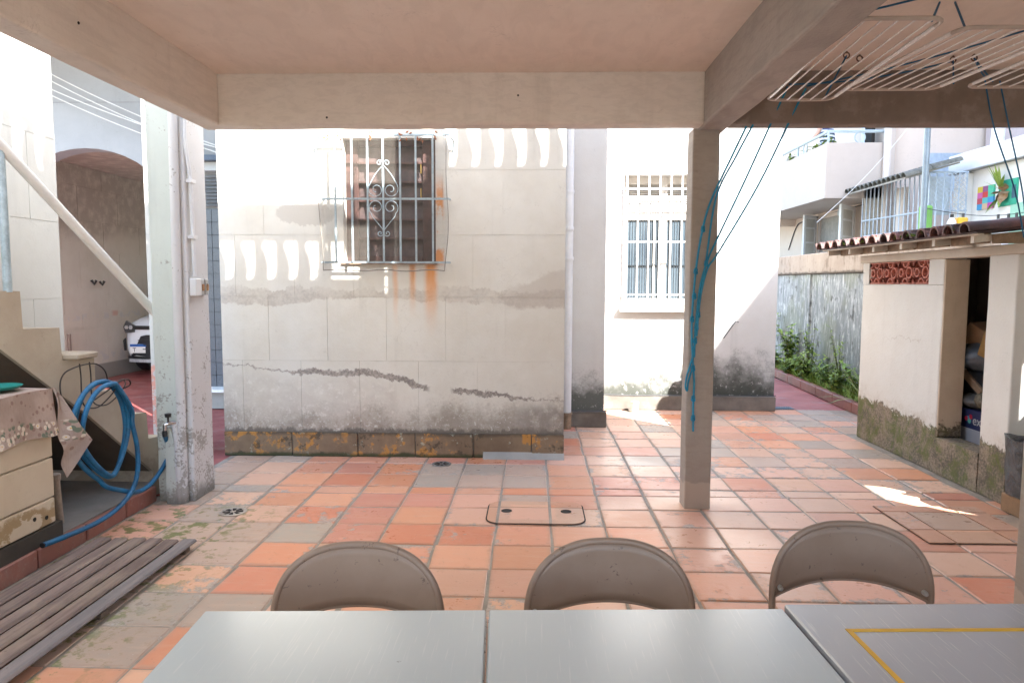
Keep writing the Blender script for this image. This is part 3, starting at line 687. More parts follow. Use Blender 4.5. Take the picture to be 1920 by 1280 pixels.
tube('wall_hook', M_IRON, [(-6.70, 10.70, 1.50), (-6.66, 10.70, 1.45), (-6.64, 10.72, 1.51)], .02, cp, 6)
tube('corner_pipe', plain('rust_pipe', (0.22, 0.17, 0.14), .7), [(-6.66, 9.86, 0.0), (-6.66, 9.86, 0.75)], .025, cp, 8)
box('shade_slab', M_CONC, (-7.5, 6.26, 4.35), (-2.67, 8.399, 4.5), cp)  # unseen slab added to keep the sun off the arch wall
# tiled recess with louvre seen through the slit beside the column
rs = thing('tiled_recess', 'grey blue tiled door recess with a louvre, seen in the slit beside the column', 'doorway', (-3.5, 8.3, 0))
M_BLUET = plain('blue_grey_tile', (0.085, 0.092, 0.11), .3, vary=.15)
box('backing', plain('dark_grout', (.10, .11, .13), .8), (-4.0, 8.37, 0.22), (-3.0, 8.398, 2.37), rs)
for i in range(6):
    for j in range(14): box('wall_tile', M_BLUET, (-3.995+i*.158, 8.355, .225+j*.153), (-3.843+i*.158, 8.3695, .372+j*.153), rs)
box('step', M_CONC, (-4.05, 8.15, 0), (-2.9, 8.398, .20), rs); box('sill', M_WHITEP, (-4.07, 8.10, .2005), (-2.88, 8.354, .235), rs)
for k in range(9): MB().prism([(8.32, 2.40+k*.042), (8.33, 2.396+k*.042), (8.385, 2.434+k*.042), (8.378, 2.438+k*.042)], 'x', -4.0, -3.0).build('louvre_slat', M_STEEL, rs)
box('lintel', M_SIDE, (-4.1, 8.25, 2.80), (-2.9, 8.398, 2.90), rs)
box('roof_edge', plain('slate_tile', (.10, .13, .18), .6), (-4.2, 8.15, 2.905), (-2.8, 8.398, 2.965), rs)
# wires from the side wall to the pier
wr_pts = [((-5.72, 8.2, 3.98), (-4.67, 8.2, 3.50)), ((-5.72, 8.2, 3.90), (-4.67, 8.2, 3.42)), ((-5.73, 8.2, 3.80), (-4.67, 8.2, 3.40)), ((-5.74, 8.2, 3.74), (-4.67, 8.2, 3.30))]
for i, (a, b) in enumerate(wr_pts):
    a, b = Vector(a), Vector(b); d = b - a; a = a - d*.7; b = b + d*1.1
    pts = [a + (b-a)*t + Vector((0, 0, -.10*4*t*(1-t) + .05)) for t in [k/16 for k in range(17)]]
    tag(tube('overhead_wire', M_WHITEP, pts, .007, None, 6), ('topmost', 'second', 'third', 'lowest')[i] + ' of the four thin white wires crossing above the carport arch', 'wire', 'wires above the arch')
# ------------------------------------------------------------------ roofed patio: ceiling, beams, terrace above, enclosing walls
CZ, BZ = 2.80, 2.482
pt = thing('patio_roof', 'painted concrete ceiling with deep beams over the patio', 'roof', (0.5, 1.5, BZ))
box('ceiling_slab', M_CEIL, (-2.13, -2.6, CZ), (4.2, 4.612, 3.0), pt)
MB().rough((-2.13, -2.6, BZ), (-1.985, 4.472, CZ+.01), .014, .004, .2).build('beam', M_BEAM, pt)
MB().rough((-2.132, 4.47, BZ+.002), (1.055, 4.612, CZ+.01), .014, .004, .16).build('beam', M_BEAM, pt)
MB().rough((1.05, -2.6, BZ-.004), (1.228, 4.80, CZ+.01), .014, .005, .14).build('beam', plaster('beam_grey', (0.44, 0.405, 0.37), (0.39, 0.355, 0.32), streak=.2, bump=1.0, trowel=.35), pt)
MB().rough((1.22, 4.47, BZ), (4.2, 4.612, CZ+.01), .014, .005, .16).build('beam', M_BEAM_OLD, pt)
# terrace balustrade above (its sun shadow falls on the house wall)
tb = thing('terrace_balustrade', 'cement balustrade of the terrace above the patio', 'balustrade', (-0.5, 3.9, 3.0))
YB, YA, XLb, XJ, XA = 3.78, 4.62, -2.01, 0.46, 0.10
RZ0, RZ1 = 4.50, 4.67
for a, b in (((XLb-.07, -2.6, RZ0), (XLb+.07, YB+.07, RZ1)), ((XLb+.07, YB-.07, RZ0), (XJ+.07, YB+.07, RZ1)), ((XA, YA-.07, RZ0), (2.30, YA+.07, RZ1)), ((XA-.09, YA-.07, 3.0), (XA-.001, YA+.07, RZ1)), ((XJ+.071, YB-.07, 3.0), (XJ+.17, YB+.07, RZ1))):
    box('hand_rail', M_WALL, a, b, tb)
PL = 4.05
for a, b in (((XLb-.06, -2.6, 3.0), (XLb+.06, YB+.06, PL)), ((XLb+.06, YB-.06, 3.0), (XJ+.06, YB+.06, PL)), ((XA, YA-.12, 3.0), (2.30, YA, PL))):
    box('plinth', M_WALL, a, b, tb)
LE = [(0.0, 1.0), (0.01, .85), (.06, .72), (.19, .58), (.27, .46), (.30, .34), (.25, .16), (.17, .0)]
RE = [(0.60, 1.0), (.62, .85), (.645, .72), (.65, .58), (.645, .46), (.63, .34), (.54, .16), (.40, .0)]
def baluster(u0, s, axis, d, flip):
    w_ = rt.uniform(-.025, .025); e_ = rt.uniform(-.02, .02)
    P = [(RE[i][0] + w_ + e_*(1-RE[i][1]), RE[i][1]) for i in range(8)][::-1] + [(1+LE[i][0] + w_*rt.uniform(.3, 1.2), LE[i][1]) for i in range(8)]
    H0, H1 = PL - .01, RZ0 + .001
    poly = [(u0 + (s*u if not flip else -s*u), H0 + (H1-H0)*v) for u, v in P]
    MB().prism(poly, axis, d-.009, d+.009).build('baluster', M_WALL, tb)
sB = 0.183
k = 0
while XLb+.05 + (k+1.3)*sB < XJ: baluster(XLb+.0+k*sB, sB, 'y', YB, False); k += 1
k = 0
while XA+.02+(k+1.3)*.19 < 2.30: baluster(XA+.0+k*.19, .19, 'y', YA-.06, False); k += 1
k = 0
while YB-.05-(k+1.3)*.2 > 1.2: baluster(YB-.02-k*.2, .2, 'x', XLb, True); k += 1
ur = thing('upper_shade_block', 'unseen upper storey block shaped to keep the pilaster wall in shadow', 'building', (3.1, 2.0, 3.0))
box('wall_body', M_WALL, (2.30, 3.80, 3.0), (3.95, 4.60, 8.0), ur)  # unseen block, kept shallow so its shadow spares the house wall's left part
rw = thing('right_wall', 'cream wall closing the right side of the patio, openings added for the sun patches', 'wall', (4.3, 0, 0))
OY0, OY1, OZ0, OZ1 = 2.84, 3.44, 1.70, 2.46  # openings placed to throw the sun patches on floor and shed end
m = MB(); X0, X1 = 4.2, 4.34
m.box((X0, -2.6, -.05), (X1, OY0, 2.80)); m.box((X0, OY0, -.05), (X1, OY1, OZ0)); m.box((X0, OY0, OZ1), (X1, OY1, 2.80))
m.box((X0, OY1, -.05), (X1, 3.62, 2.8)); m.box((X0, 3.62, -.05), (X1, 4.0, 1.80)); m.box((X0, 3.62, 2.36), (X1, 4.0, 2.8)); m.box((X0, 4.0, -.05), (X1, 4.78, 2.8))
m.prism([(OY0, OZ0), (3.06, OZ0), (OY0, 2.15)], 'x', X0+.02, X1-.02); m.prism([(OY1, OZ1), (OY1, 2.08), (3.22, OZ1)], 'x', X0+.02, X1-.02)  # wedges added to trim the outline of the sun patch
m.box((X0+.03, 3.26, 2.02), (X1-.03, 3.31, 2.10))
m.build('wall_body', M_WALL, rw)
bw_ = thing('back_wall', 'unseen cream wall behind the tables, left open above for daylight', 'wall', (0.5, -2.7, 0))
box('wall_body', plaster('back_plaster', (0.6, 0.56, 0.5), (0.55, 0.5, 0.44)), (-3.6, -2.8, -.05), (4.34, -2.602, 1.25), bw_)  # wall out of view, its upper middle left open to brighten the patio
box('wall_body', M_WALL, (-3.6, -2.8, 1.25), (-0.9, -2.602, 3.0), bw_); box('wall_body', M_WALL, (2.2, -2.8, 1.25), (4.34, -2.602, 3.0), bw_)

# columns
c1 = thing('concrete_column', 'slim grey concrete column with the blue cords knotted on it', 'column', (1.105, 4.70, 0))
MB().rough((1.018, 4.622, -.004), (1.192, 4.778, BZ+.01), .009, .003, .12).build('shaft', M_COL, c1)
c2 = thing('flaking_column', 'old white and green painted column with pipes and a switch box', 'column', (-2.40, 4.80, 0))
MB().rough((-2.465, 4.652, -.004), (-2.312, 4.955, 3.0), .012, .004, .12).build('shaft', M_COL_OLD, c2)
MB().rough((-2.560, 4.642, -.004), (-2.392, 4.94, 3.0), .012, .004, .12).build('green_pilaster', M_COL_GREEN, c2)
tube('thick_pipe', M_COL_OLD, [(-2.375, 4.622, 0), (-2.372, 4.622, 1.3), (-2.362, 4.622, 2.5), (-2.36, 4.622, 2.7)], .030, c2, 12)
tube('thin_pipe', M_PVC, smooth_path([(-2.288, 4.70, 1.54), (-2.29, 4.70, 1.95), (-2.292, 4.69, 2.2), (-2.302, 4.66, 2.42), (-2.298, 4.66, 2.58)]), .0135, c2, 10)
for z in (2.17, 1.80): box('pipe_clip', M_PVC, (-2.311, 4.67, z-.012), (-2.272, 4.73, z+.012), c2)
MB().bbox((-2.3105, 4.665, 1.405), (-2.262, 4.745, 1.525), .006).build('switch_box', M_PVC, c2)
for y in (4.765, 4.83):
    MB().bbox((-2.3105, y, 1.41), (-2.275, y+.045, 1.52), .004).build('breaker', M_STEEL, c2)
    box('terminal', plain('copper', (.55, .30, .16), .4, .7), (-2.2745, y+.012, 1.44), (-2.268, y+.033, 1.485), c2)
c3 = thing('grey_post', 'grey post at the right edge beside the third table', 'column', (2.2, 2.98, 0))
MB().bbox((2.125, 2.90, 0), (2.30, 3.06, CZ-.002), .008).build('shaft', M_COL, c3)
sp = thing('tap_stand', 'stubby cement tap stand at the foot of the flaking column', 'tap', (-2.44, 4.60, 0))
MB().bm((lambda b: b)(bmesh.new())) if False else None
MB().prism([(-2.475, 0), (-2.40, 0), (-2.408, .36), (-2.43, .52), (-2.47, .53)], 'y', 4.585, 4.650).build('cement_casing', M_COL_GREEN, sp)
tube('riser', M_COL_OLD, [(-2.392, 4.60, 0), (-2.396, 4.60, .42), (-2.41, 4.60, .545)], .022, sp, 10)
M_CHROME = plain('chrome', (.62, .62, .62), .18, .95, vary=.1)
tube('tap_body', M_CHROME, [(-2.405, 4.60, .555), (-2.43, 4.57, .556), (-2.452, 4.555, .548), (-2.455, 4.552, .50)], [.013, .016, .015, .012], sp, 10)
MB().lathe([(.006, .0), (.007, .03), (.020, .032), (.022, .055), (.010, .058)], (-2.435, 4.565, .568), 12).build('tap_knob', M_BLACK, sp, smooth=True)
MB().lathe([(.015, -.02), (.017, 0.0), (.014, .02)], (-2.455, 4.552, .49), 10).build('hose_clip', M_BLACK, sp, smooth=True)

# ------------------------------------------------------------------ outdoor stairs
st = thing('outdoor_stairs', 'rendered outdoor stairs climbing left with a soffit coloured dark for shade', 'stairs', (-2.8, 4.3, 0))
DX, DY = 0.26, 0.966                                     # run of the stringer, towards the yard
prof = [(4.92, .10), (4.92, .24), (4.905, .405), (4.735, .415), (4.725, .60), (4.53, .61), (4.53, .79), (4.34, .80), (4.34, 1.02), (4.125, 1.025), (4.115, 1.225), (3.895, 1.23), (3.89, 1.445), (3.66, 1.45), (3.66, 1.66), (3.44, 1.665), (3.44, 1.87), (3.2, 1.875), (3.2, 2.09), (2.9, 2.09)]
low = [(2.9, 1.80), (3.76, 1.13), (4.30, .645), (4.76, .18), (4.76, 0.0), (4.95, 0.0), (4.95, .10)]
def sx(y): return -2.62 + (y - 4.92)*DX/DY
poly = prof + low
n = len(poly)
def wide(y): return 0.82 if y < 4.4 else 0.82
front = [(sx(y), y, z) for y, z in poly]; back = [(-3.401, y - 0.0, z) for y, z in poly]
MB().add(front + back, [tuple(range(n))[::-1], tuple(range(n, 2*n))] + [(i, (i+1) % n, (i+1) % n + n, i+n) for i in range(n)]).build('stringer', M_STAIR, st)
for (ya, za), (yb_, zb) in zip(low[:3], low[1:4]):       # underside coloured dark for the shade below the stairs
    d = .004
    MB().add([(sx(ya)-.02, ya, za-d), (sx(yb_)-.02, yb_, zb-d), (-3.40, yb_, zb-d), (-3.40, ya, za-d)], [(0,1,2,3)]).build('soffit', M_SHADE, st)
# capping slab on the fifth step
MB().bbox((sx(4.25)-.40, 4.145, 1.026), (sx(4.3)+.035, 4.35, 1.062), .008).build('step_cap', M_STAIR, st)
hr = thing('hand_rail', 'white tube hand rail sloping down beside the outdoor stairs', 'hand rail', (-2.75, 4.3, 1.4))
tube('rail', M_WHITEP, [(-3.10, 3.1, 2.93), (-2.92, 3.83, 2.245), (-2.615, 4.93, 1.19)], .030, hr, 14)
tube('post', M_PALEBLUE, [(-2.925, 3.835, 1.44), (-2.925, 3.835, 2.235)], .022, hr, 10)
# platform under the stairs with its red brick edge
pf = thing('platform', 'low grey platform with a red tile kerb under the stairs', 'platform', (-2.9, 3.4, 0))
MB().add([(-3.40, -2.6, 0), (-2.62, -2.6, 0), (-2.62, 4.66, 0), (-2.86, 4.95, 0), (-3.40, 4.95, 0), (-3.40, -2.6, .10), (-2.62, -2.6, .10), (-2.62, 4.66, .10), (-2.86, 4.95, .10), (-3.40, 4.95, .10)],
         [(4,3,2,1,0), (5,6,7,8,9), (0,1,6,5), (1,2,7,6), (2,3,8,7), (3,4,9,8), (4,0,5,9)]).build('slab', plaster('platform_cement', (0.27, 0.25, 0.225), (0.19, 0.172, 0.15)), pf)
yk = 1.1
M_KERB = red_floor('red_kerb', (0.34, 0.12, 0.085), (0.27, 0.125, 0.10))
while yk < 4.6:
    L = min(.40, 4.665-yk)
    MB().bbox((-2.6195, yk+.008, -.005), (-2.585, yk+L-.006, .098 + rt.uniform(-.004, .003)), .005).build('brick', M_KERB, pf); yk += L
MB().prism([(2.4, .1), (4.74, .1), (4.74, .19), (3.7, 1.13), (2.4, 2.1)], 'x', -3.4015, -3.385).build('shade_back', M_SHADE, pf)  # dark sheet put in as the shade in the void under the stairs
for (x, y, h, r) in ((-2.74, 3.90, .365, .021), (-2.84, 3.78, .34, .012)):
    o = thing('pipe_stub', 'short capped brown pipe stub standing on the platform' if r > .02 else 'thin pale pipe standing beside the cabinet corner', 'pipe', (x, y, .10))
    tube('pipe', plain('stub_pipe', (0.42, 0.34, 0.27), .6, vary=.3), [(x-.015, y, h), (x, y, .101)], r, o, 10)
    MB().lathe([(r*1.3, 0), (r*1.35, .035), (r*.9, .04)], (x-.015, y, h-.01), 12).build('cap', MATS['stub_pipe'], o)
# pebbles left on the platform
for (x, y, r) in ((-2.78, 3.55, .012), (-2.71, 3.62, .008)):
    tag(MB().lathe([(r*.4, 0), (r, r*.5), (r*.7, r), (.001, r*1.2)], (x, y, .1005), 7).build('pebble', M_IRON), 'larger dark pebble lying on the grey platform' if r > .01 else 'smaller dark pebble lying on the grey platform', 'pebble')

# ------------------------------------------------------------------ cream cabinet under a flowered cloth
cb = thing('cabinet', 'worn cream panelled cabinet half covered by a flowered cloth', 'cabinet', (-2.9, 3.1, .10))
def cab_extra(g, c, big, mid, fine):
    z = g.step(g.z + (mid - 0.5) * 0.30, 0.34, 0.30)
    return g.mix(z * g.step(mid * .6 + g.noise(22, 5, .7, .5, (1, .3, 1)) * .4, .47, .50) * .9, c, (0.36, 0.25, 0.13))
M_CAB = plaster('cabinet_paint', (0.64, 0.55, 0.42), (0.58, 0.48, 0.35), streak=.1, extra=cab_extra, bump=.1)
box('carcass', M_CAB, (-3.2, 2.3, .185), (-2.635, 3.69, .91), cb)
for z0, z1 in ((.19, .325), (.333, .545), (.553, .905)): MB().bbox((-2.6345, 2.31, z0), (-2.612, 3.685, z1), .005).build('panel', M_CAB, cb)
box('base', plain('dark_base', (.06, .05, .04), .8), (-3.18, 2.3, .101), (-2.60, 3.72, .183), cb)
for y, z in ((3.52, .255), (3.61, .235)): MB().lathe([(.010, 0), (.012, .004), (.004, .005)], (-2.6125, y, z), 10, 'x').build('hole', M_HOLE, cb)
def cloth_mat():
    g = G('flowered_cloth', .85); n = g.noise(6, 5, .6); f = g.noise(90, 3, .6)
    c = g.mix(g.step(n, .35, .65), (0.34, 0.255, 0.215), (0.43, 0.335, 0.285))
    c = g.mix(g.step(g.noise(160, 2, .5, 0, (1, 1, .15)), .5, .7) * .25, c, (0.25, 0.18, 0.15))
    # scattered small brown flowers, and a printed garland of white daisies with green leaves
    v = g.nt.nodes.new('ShaderNodeTexVoronoi'); v.inputs['Scale'].default_value = 24.0; g.nt.links.new(g.vec((0.3, 1, 1)), v.inputs['Vector'])
    d = S(g, v.outputs['Distance']); rnd = S(g, v.outputs['Color'])
    c = g.mix(g.step(d, .30, .22) * .6, c, (0.20, 0.105, 0.085))
    band = g.step(g.m('ABSOLUTE', g.z - .735 + (g.y - 3.3) * .10 + (n - .5) * .10), .060, .045)
    v2 = g.nt.nodes.new('ShaderNodeTexVoronoi'); v2.inputs['Scale'].default_value = 36.0; g.nt.links.new(g.vec((0.3, 1, 1), (3, 1, 2)), v2.inputs['Vector'])
    d2 = S(g, v2.outputs['Distance']); sep = g.nt.nodes.new('ShaderNodeSeparateColor'); g.nt.links.new(v2.outputs['Color'], sep.inputs[0]); r2 = S(g, sep.outputs[0])
    leaf = band * g.step(d2, .62, .5) * g.step(r2, .55, .56); flower = band * g.step(d2, .50, .40) * g.step(r2, .55, .54)
    c = g.mix(leaf * .85, c, (0.10, 0.15, 0.10)); c = g.mix(flower * .9, c, (0.68, 0.60, 0.50)); c = g.mix(band * g.step(d2, .16, .10) * g.step(r2, .55, .54), c, (0.62, 0.40, 0.08))
    g.color(c).bump(f, .25, .004); return g.mat
M_CLOTH = cloth_mat()
rc2 = random.Random(9)
def wob(p, a=.008): return (p[0] + a*math.sin(9*p[1]+4*p[2]), p[1] + a*.5*math.sin(13*p[2]), p[2] + a*.7*math.sin(7*p[1]+11*p[0]))
m = MB()
A, B_, C_ = (-2.600, 3.70, .925), (-2.47, 3.83, .612), (-2.59, 3.74, .415)
m.grid(lambda u, v: wob((lerp(-3.2, -2.605, u), lerp(2.3, 3.70, v), .922), .004), 8, 12)                        # top
m.grid(lambda u, v: wob((lerp(-2.600, -2.575 - .02*math.sin(v*25)*u, u), lerp(2.3, 3.70, v), lerp(.925, .665 - .02*math.sin(v*6), u))), 8, 36)   # hang over the long side
def flap(u, v):                                          # the loose corner pulled out beyond the end
    a = Vector(A)*(1-v) + Vector((-2.577, 3.70, .655))*v
    b = Vector(A).lerp(Vector(B_), min(1, v*2)) if v < .5 else Vector(B_).lerp(Vector(C_), (v-.5)*2)
    p = a.lerp(b, u); p.x += .012*math.sin(u*9+v*5); return p
m.grid(flap, 12, 12)
o = m.build('tablecloth', M_CLOTH, None, smooth=True); tag(o, 'brownish cloth printed with daisies draped over the cream cabinet', 'cloth')
o = MB().lathe([(.03, 0), (.10, .008), (.115, .022), (.118, .024), (.10, .014), (.001, .010)], (-2.80, 3.55, .932), 24).build('teal_dish', plain('teal_plastic', (.02, .28, .24), .35), None, smooth=True)
tag(o, 'teal plastic dish on top of the flowered cloth', 'dish')

# ------------------------------------------------------------------ slatted wooden duckboard
db = thing('duckboard', 'weathered slatted wooden duckboard lying on the mossy tiles', 'duckboard', (-2.17, 3.2, 0))
def plank_mat():
    g = G('weathered_wood', .75); gr_ = g.noise(22, 6, .65, .6, (1, .06, 1)); big = g.noise(3, 4, .6); f = g.noise(60, 4, .6, 0, (1, .05, 1)); col, al, rnd = g.objcol()
    c = g.mix(g.step(gr_ * .7 + f * .3, .36, .64), (0.105, 0.070, 0.055), (0.235, 0.165, 0.135))
    c = g.mix(g.step(big + (gr_ - .5) * .5, .45, .65) * .5, c, (0.28, 0.215, 0.155))
    c = g.mix(al * .9, c, col)
    c = g.mix(g.step(g.noise(40, 5, .7), .62, .7) * .5, c, (0.06, 0.045, 0.035))
    g.color(c).bump(gr_ + f * .5, .5, .006); return g.mat
M_PLANK = plank_mat()
near, far = 1.05, 3.815
for k in range(6):
    x0 = -2.465 + k*.0985; w = .082
    def q(y, x): return x + (y-3.8)*.026*(1 if True else 0)
    m = MB(); z0, z1 = .034, .056 + rt.uniform(-.002, .002)
    m.bbox((x0, near, z0), (x0+w, far - (.0 if k else .01) + rt.uniform(-.012, .012), z1), .009)
    for v in m.v: v.x += (v.y-3.8)*.012
    o = m.build('slat', M_PLANK, db); o.color = (0.20, 0.20, 0.21, .55) if k == 5 else (0.2, .14, .12, rt.uniform(0, .25))
for y in (3.70, 2.95, 2.2, 1.4): MB().bbox((-2.45, y, 0.003), (-1.905, y+.055, .0335), .004).build('batten', M_PLANK, db).color = (.12, .09, .06, .7)

# ------------------------------------------------------------------ blue hose hung on wire hooks
hk = thing('wire_hose_hook', 'black bent wire hooks fixed to the stair side', 'hook', (-2.72, 4.18, .95))
zt = 1.005
for dy in (4.14, 4.235):
    tube('wire', M_IRON, smooth_path([(-2.74+.0, dy, zt), (-2.735, dy, .93), (-2.735, dy, .80), (-2.72, dy+.01, .74), (-2.66, dy+.03, .735), (-2.60, dy+.05, .79), (-2.57, dy+.08, .85), (-2.60, dy+.11, .88), (-2.64, dy+.06, .85)]), .0042, hk, 6)
tube('wire', M_IRON, smooth_path([(-2.74, 3.985, .72), (-2.76, 3.985, .88), (-2.76, 4.02, .955), (-2.745, 4.09, .985), (-2.735, 4.20, .995), (-2.72, 4.28, .985), (-2.70, 4.33, .93), (-2.70, 4.35, .83)]), .0042, hk, 6)
tube('wire', M_IRON, smooth_path([(-2.60, 4.05, .80), (-2.59, 4.17, .84), (-2.57, 4.28, .885), (-2.56, 4.34, .88), (-2.565, 4.36, .845), (-2.60, 4.30, .82)]), .0042, hk, 6)
M_HOSE = plain('blue_hose', (0.012, 0.16, 0.34), .5, vary=.5, scale=9)
hp = []
cy, cz = 4.055, .60
loops = [(.285, .300, 0, 0), (.25, .300, .02, .015), (.24, .285, .035, .0), (.275, .31, .01, -.02)]
N = 26
turns = 2.55
for i in range(int(N*turns)):
    a = math.radians(250) - 2*PI*i/N; t = i/N
    L = loops[int(t) % 4]; Ln = loops[(int(t)+1) % 4]; f = t - int(t)
    ry, rz, oy, oz = (lerp(p, q_, f) for p, q_ in zip(L, Ln))
    s_ = math.sin(a)
    ww = 1.0 if s_ > 0 else (1.0 - .45*(-s_)**1.3)
    hp.append((-2.60 + .022*math.sin(3*t) + .02*t, cy + oy + ry*ww*math.cos(a) + (.06*(-s_) if s_ < 0 else 0), cz + oz + rz*s_))
hose = thing('garden_hose', 'long blue garden hose coiled on a wire hook and joined to the tap', 'hose', (-2.58, 4.1, .10))
tail = [(-2.545, 4.335, .60), (-2.535, 4.36, .45), (-2.525, 4.34, .30), (-2.52, 4.26, .19), (-2.52, 4.10, .125), (-2.525, 3.90, .106), (-2.54, 3.70, .112), (-2.555, 3.50, .125)]
tube('coil', M_HOSE, smooth_path(hp + [(-2.545, 4.33, .70)] + tail, 4), .0145, hose, 10)
lead = [hp[2], hp[1], hp[0], (-2.575, 4.09, .262), (-2.555, 4.22, .20), (-2.54, 4.34, .155), (-2.535, 4.46, .155), (-2.52, 4.57, .205), (-2.50, 4.66, .30), (-2.475, 4.62, .40), (-2.458, 4.56, .475)]
tube('lead', M_HOSE, smooth_path(lead, 6), .0145, hose, 10)
MB().lathe([(.0146, 0), (.0146, .004), (.009, .0045)], (-2.556, 3.492, .126), 10, 'y').build('end', M_BLACK, hose)
# ------------------------------------------------------------------ shed on the right
def shed_extra(g, c, big, mid, fine):
    rag = g.noise(5, 6, .75, .6, None, (1, 7, 2)); z = g.z + (rag - .5) * .42 + (big - .5) * .12 + (fine - .5) * .05 - g.step(g.y, 6.3, 6.95) * .05
    low = g.step(z, .39, .36); halo = g.step(z, .52, .36)
    soil = g.mix(g.step(mid * .5 + fine * .5, .40, .60), (0.085, 0.070, 0.050), (0.26, 0.205, 0.15))
    green = g.step(g.noise(3.5, 5, .65, 0, None, (2, 0, 5)) + g.step(g.y, 5.0, 6.6) * .20, .47, .60)
    soil = g.mix(green * g.step(rag, .42, .60) * .8, soil, (0.085, 0.105, 0.014))
    soil = g.mix(g.step(g.noise(60, 3, .6), .68, .74) * .6, soil, (0.50, 0.44, 0.36))
    c = g.mix(halo * g.step(mid * .6 + fine * .4, .44, .58) * .45, c, (0.40, 0.33, 0.25)); c = g.mix(low * g.step(g.x, 3.5, 3.4) * .95, c, soil)
    crack = g.step(g.m('ABSOLUTE', g.z - 1.03 + (mid - .5) * .35), .006, .001) * g.step(g.y, 6.5, 6.4) * g.step(g.y, 5.85, 5.95)
    return g.mix(crack * .5, c, (0.35, 0.27, 0.21))
M_SHED = plaster('shed_plaster', (0.64, 0.625, 0.585), (0.60, 0.575, 0.53), streak=.12, extra=shed_extra, bump=.35)
M_JAMB = plaster('shed_jamb_plaster', (0.56, 0.455, 0.345), (0.46, 0.36, 0.265), extra=shed_extra, bump=.35)
SX = 3.22
sh = thing('shed', 'small cream shed with mossy foot, red lattice block and open doorway', 'shed', (4.0, 5.9, 0))
m = MB()
m.rough((SX, 5.625, -.004), (SX+.17, 6.975, 1.50), .010, .004, .14); m.box((SX, 6.855, 1.50), (SX+.17, 6.975, 1.70)); m.box((SX, 5.625, 1.50), (SX+.17, 5.835, 1.70))
m.build('side_wall', M_SHED, sh)
MB().bbox((SX+.002, 5.605, .29), (SX+.188, 5.6245, 1.695), .004).build('door_jamb', M_JAMB, sh)
m = MB(); m.box((SX-.004, 5.08, 0), (SX+.17, 5.6245, .288)); m.rough((SX, 4.785, -.004), (SX+.17, 5.08, 1.705), .010, .004, .12); m.build('door_pier', M_SHED, sh)
box('end_wall', M_SHED, (SX+.1705, 4.79, 0), (5.0, 4.95, 1.78), sh); box('far_wall', M_SHED, (SX+.1705, 6.80, 0), (5.0, 6.97, 1.78), sh); box('rear_wall', M_SHADE, (4.2, 4.951, 0), (4.4, 6.799, 1.78), sh)  # rear wall coloured dark, as the shaded shed interior
MB().bbox((SX-.018, 4.70, 1.702), (SX+.16, 7.02, 1.772), .006).build('lintel', plaster('shed_lintel', (0.60, 0.53, 0.445), (0.50, 0.42, 0.335)), sh)
M_RAFT = plain('painted_rafter', (0.62, 0.55, 0.46), .7, vary=.2); M_BOARD = plain('brown_board', (0.30, 0.20, 0.125), .8, vary=.35, scale=18)
for y in (7.15, 6.68, 6.22, 5.76, 5.30, 4.84):
    MB().prism([(2.945, 1.778), (2.945, 1.826), (4.3, 1.961), (4.3, 1.913)], 'y', y-.018, y+.018).build('rafter', M_RAFT, sh)
box('eave_strip', M_RAFT, (2.925, 4.75, 1.8275), (2.965, 7.24, 1.837), sh)
for k in range(5):
    ya, yb2 = (4.84, 5.30, 5.76, 6.22, 6.68, 7.15)[k:k+2]
    MB().add([(3.06, ya+.02, 1.778), (3.06, yb2-.02, 1.778), (3.06, yb2-.02, 1.845), (3.06, ya+.02, 1.845), (3.08, ya+.02, 1.778), (3.08, yb2-.02, 1.778), (3.08, yb2-.02, 1.849), (3.08, ya+.02, 1.849)],
             [(0,1,2,3), (7,6,5,4), (0,4,5,1), (3,2,6,7), (0,3,7,4), (1,5,6,2)]).build('eave_board', M_BOARD, sh)
MB().prism([(3.06, 1.7735), (4.3, 1.7735), (4.3, 1.958), (3.06, 1.834)], 'y', 4.80, 4.818).build('end_board', M_BOARD, sh); box('shade_lining', M_SHADE, (SX+.18, 6.77, .0), (4.19, 6.798, 1.76), sh)  # dark lining added so the doorway looks shaded inside
# clay barrel tiles
def rooftile_mat():
    g = G('roof_clay', .7); n = g.noise(5, 5, .6); f = g.noise(30, 5, .65); col, al, rnd = g.objcol()
    c = g.mix(rnd, (0.16, 0.062, 0.046), (0.10, 0.047, 0.042)); c = g.mix(g.step(n, .42, .58) * .75, c, (0.055, 0.042, 0.042)); c = g.mix(g.step(f, .60, .68) * .6, c, (0.10, 0.09, 0.075))
    g.color(c).bump(f, .5, .008); return g.mat
M_ROOF = rooftile_mat()
def barrel(L, r0, r1, t=.012, seg=8):
    vs, fs = [], []
    for (x, r) in ((0, r0), (L, r1)):
        for rr in (r, r - t):
            for k in range(seg+1):
                a = PI*k/seg; vs.append((x, rr*math.cos(a), rr*math.sin(a)*1.05))
    w = seg+1
    for k in range(seg):
        fs += [(k, k+1, 2*w+k+1, 2*w+k), (w+k+1, w+k, 3*w+k, 3*w+k+1), (k+1, k, w+k, w+k+1), (2*w+k, 2*w+k+1, 3*w+k+1, 3*w+k)]
    fs += [(0, 2*w, 3*w, w), (seg, w+seg, 3*w+seg, 2*w+seg)]
    me = bpy.data.meshes.new('roof_tile'); me.from_pydata(vs, [], fs); me.materials.append(M_ROOF); me.shade_smooth()
    try: me.set_sharp_from_angle(angle=.6)
    except Exception: pass
    return me
BT = barrel(.46, .064, .052); rr_ = random.Random(4)
slope = math.atan2(.10, 1.0)
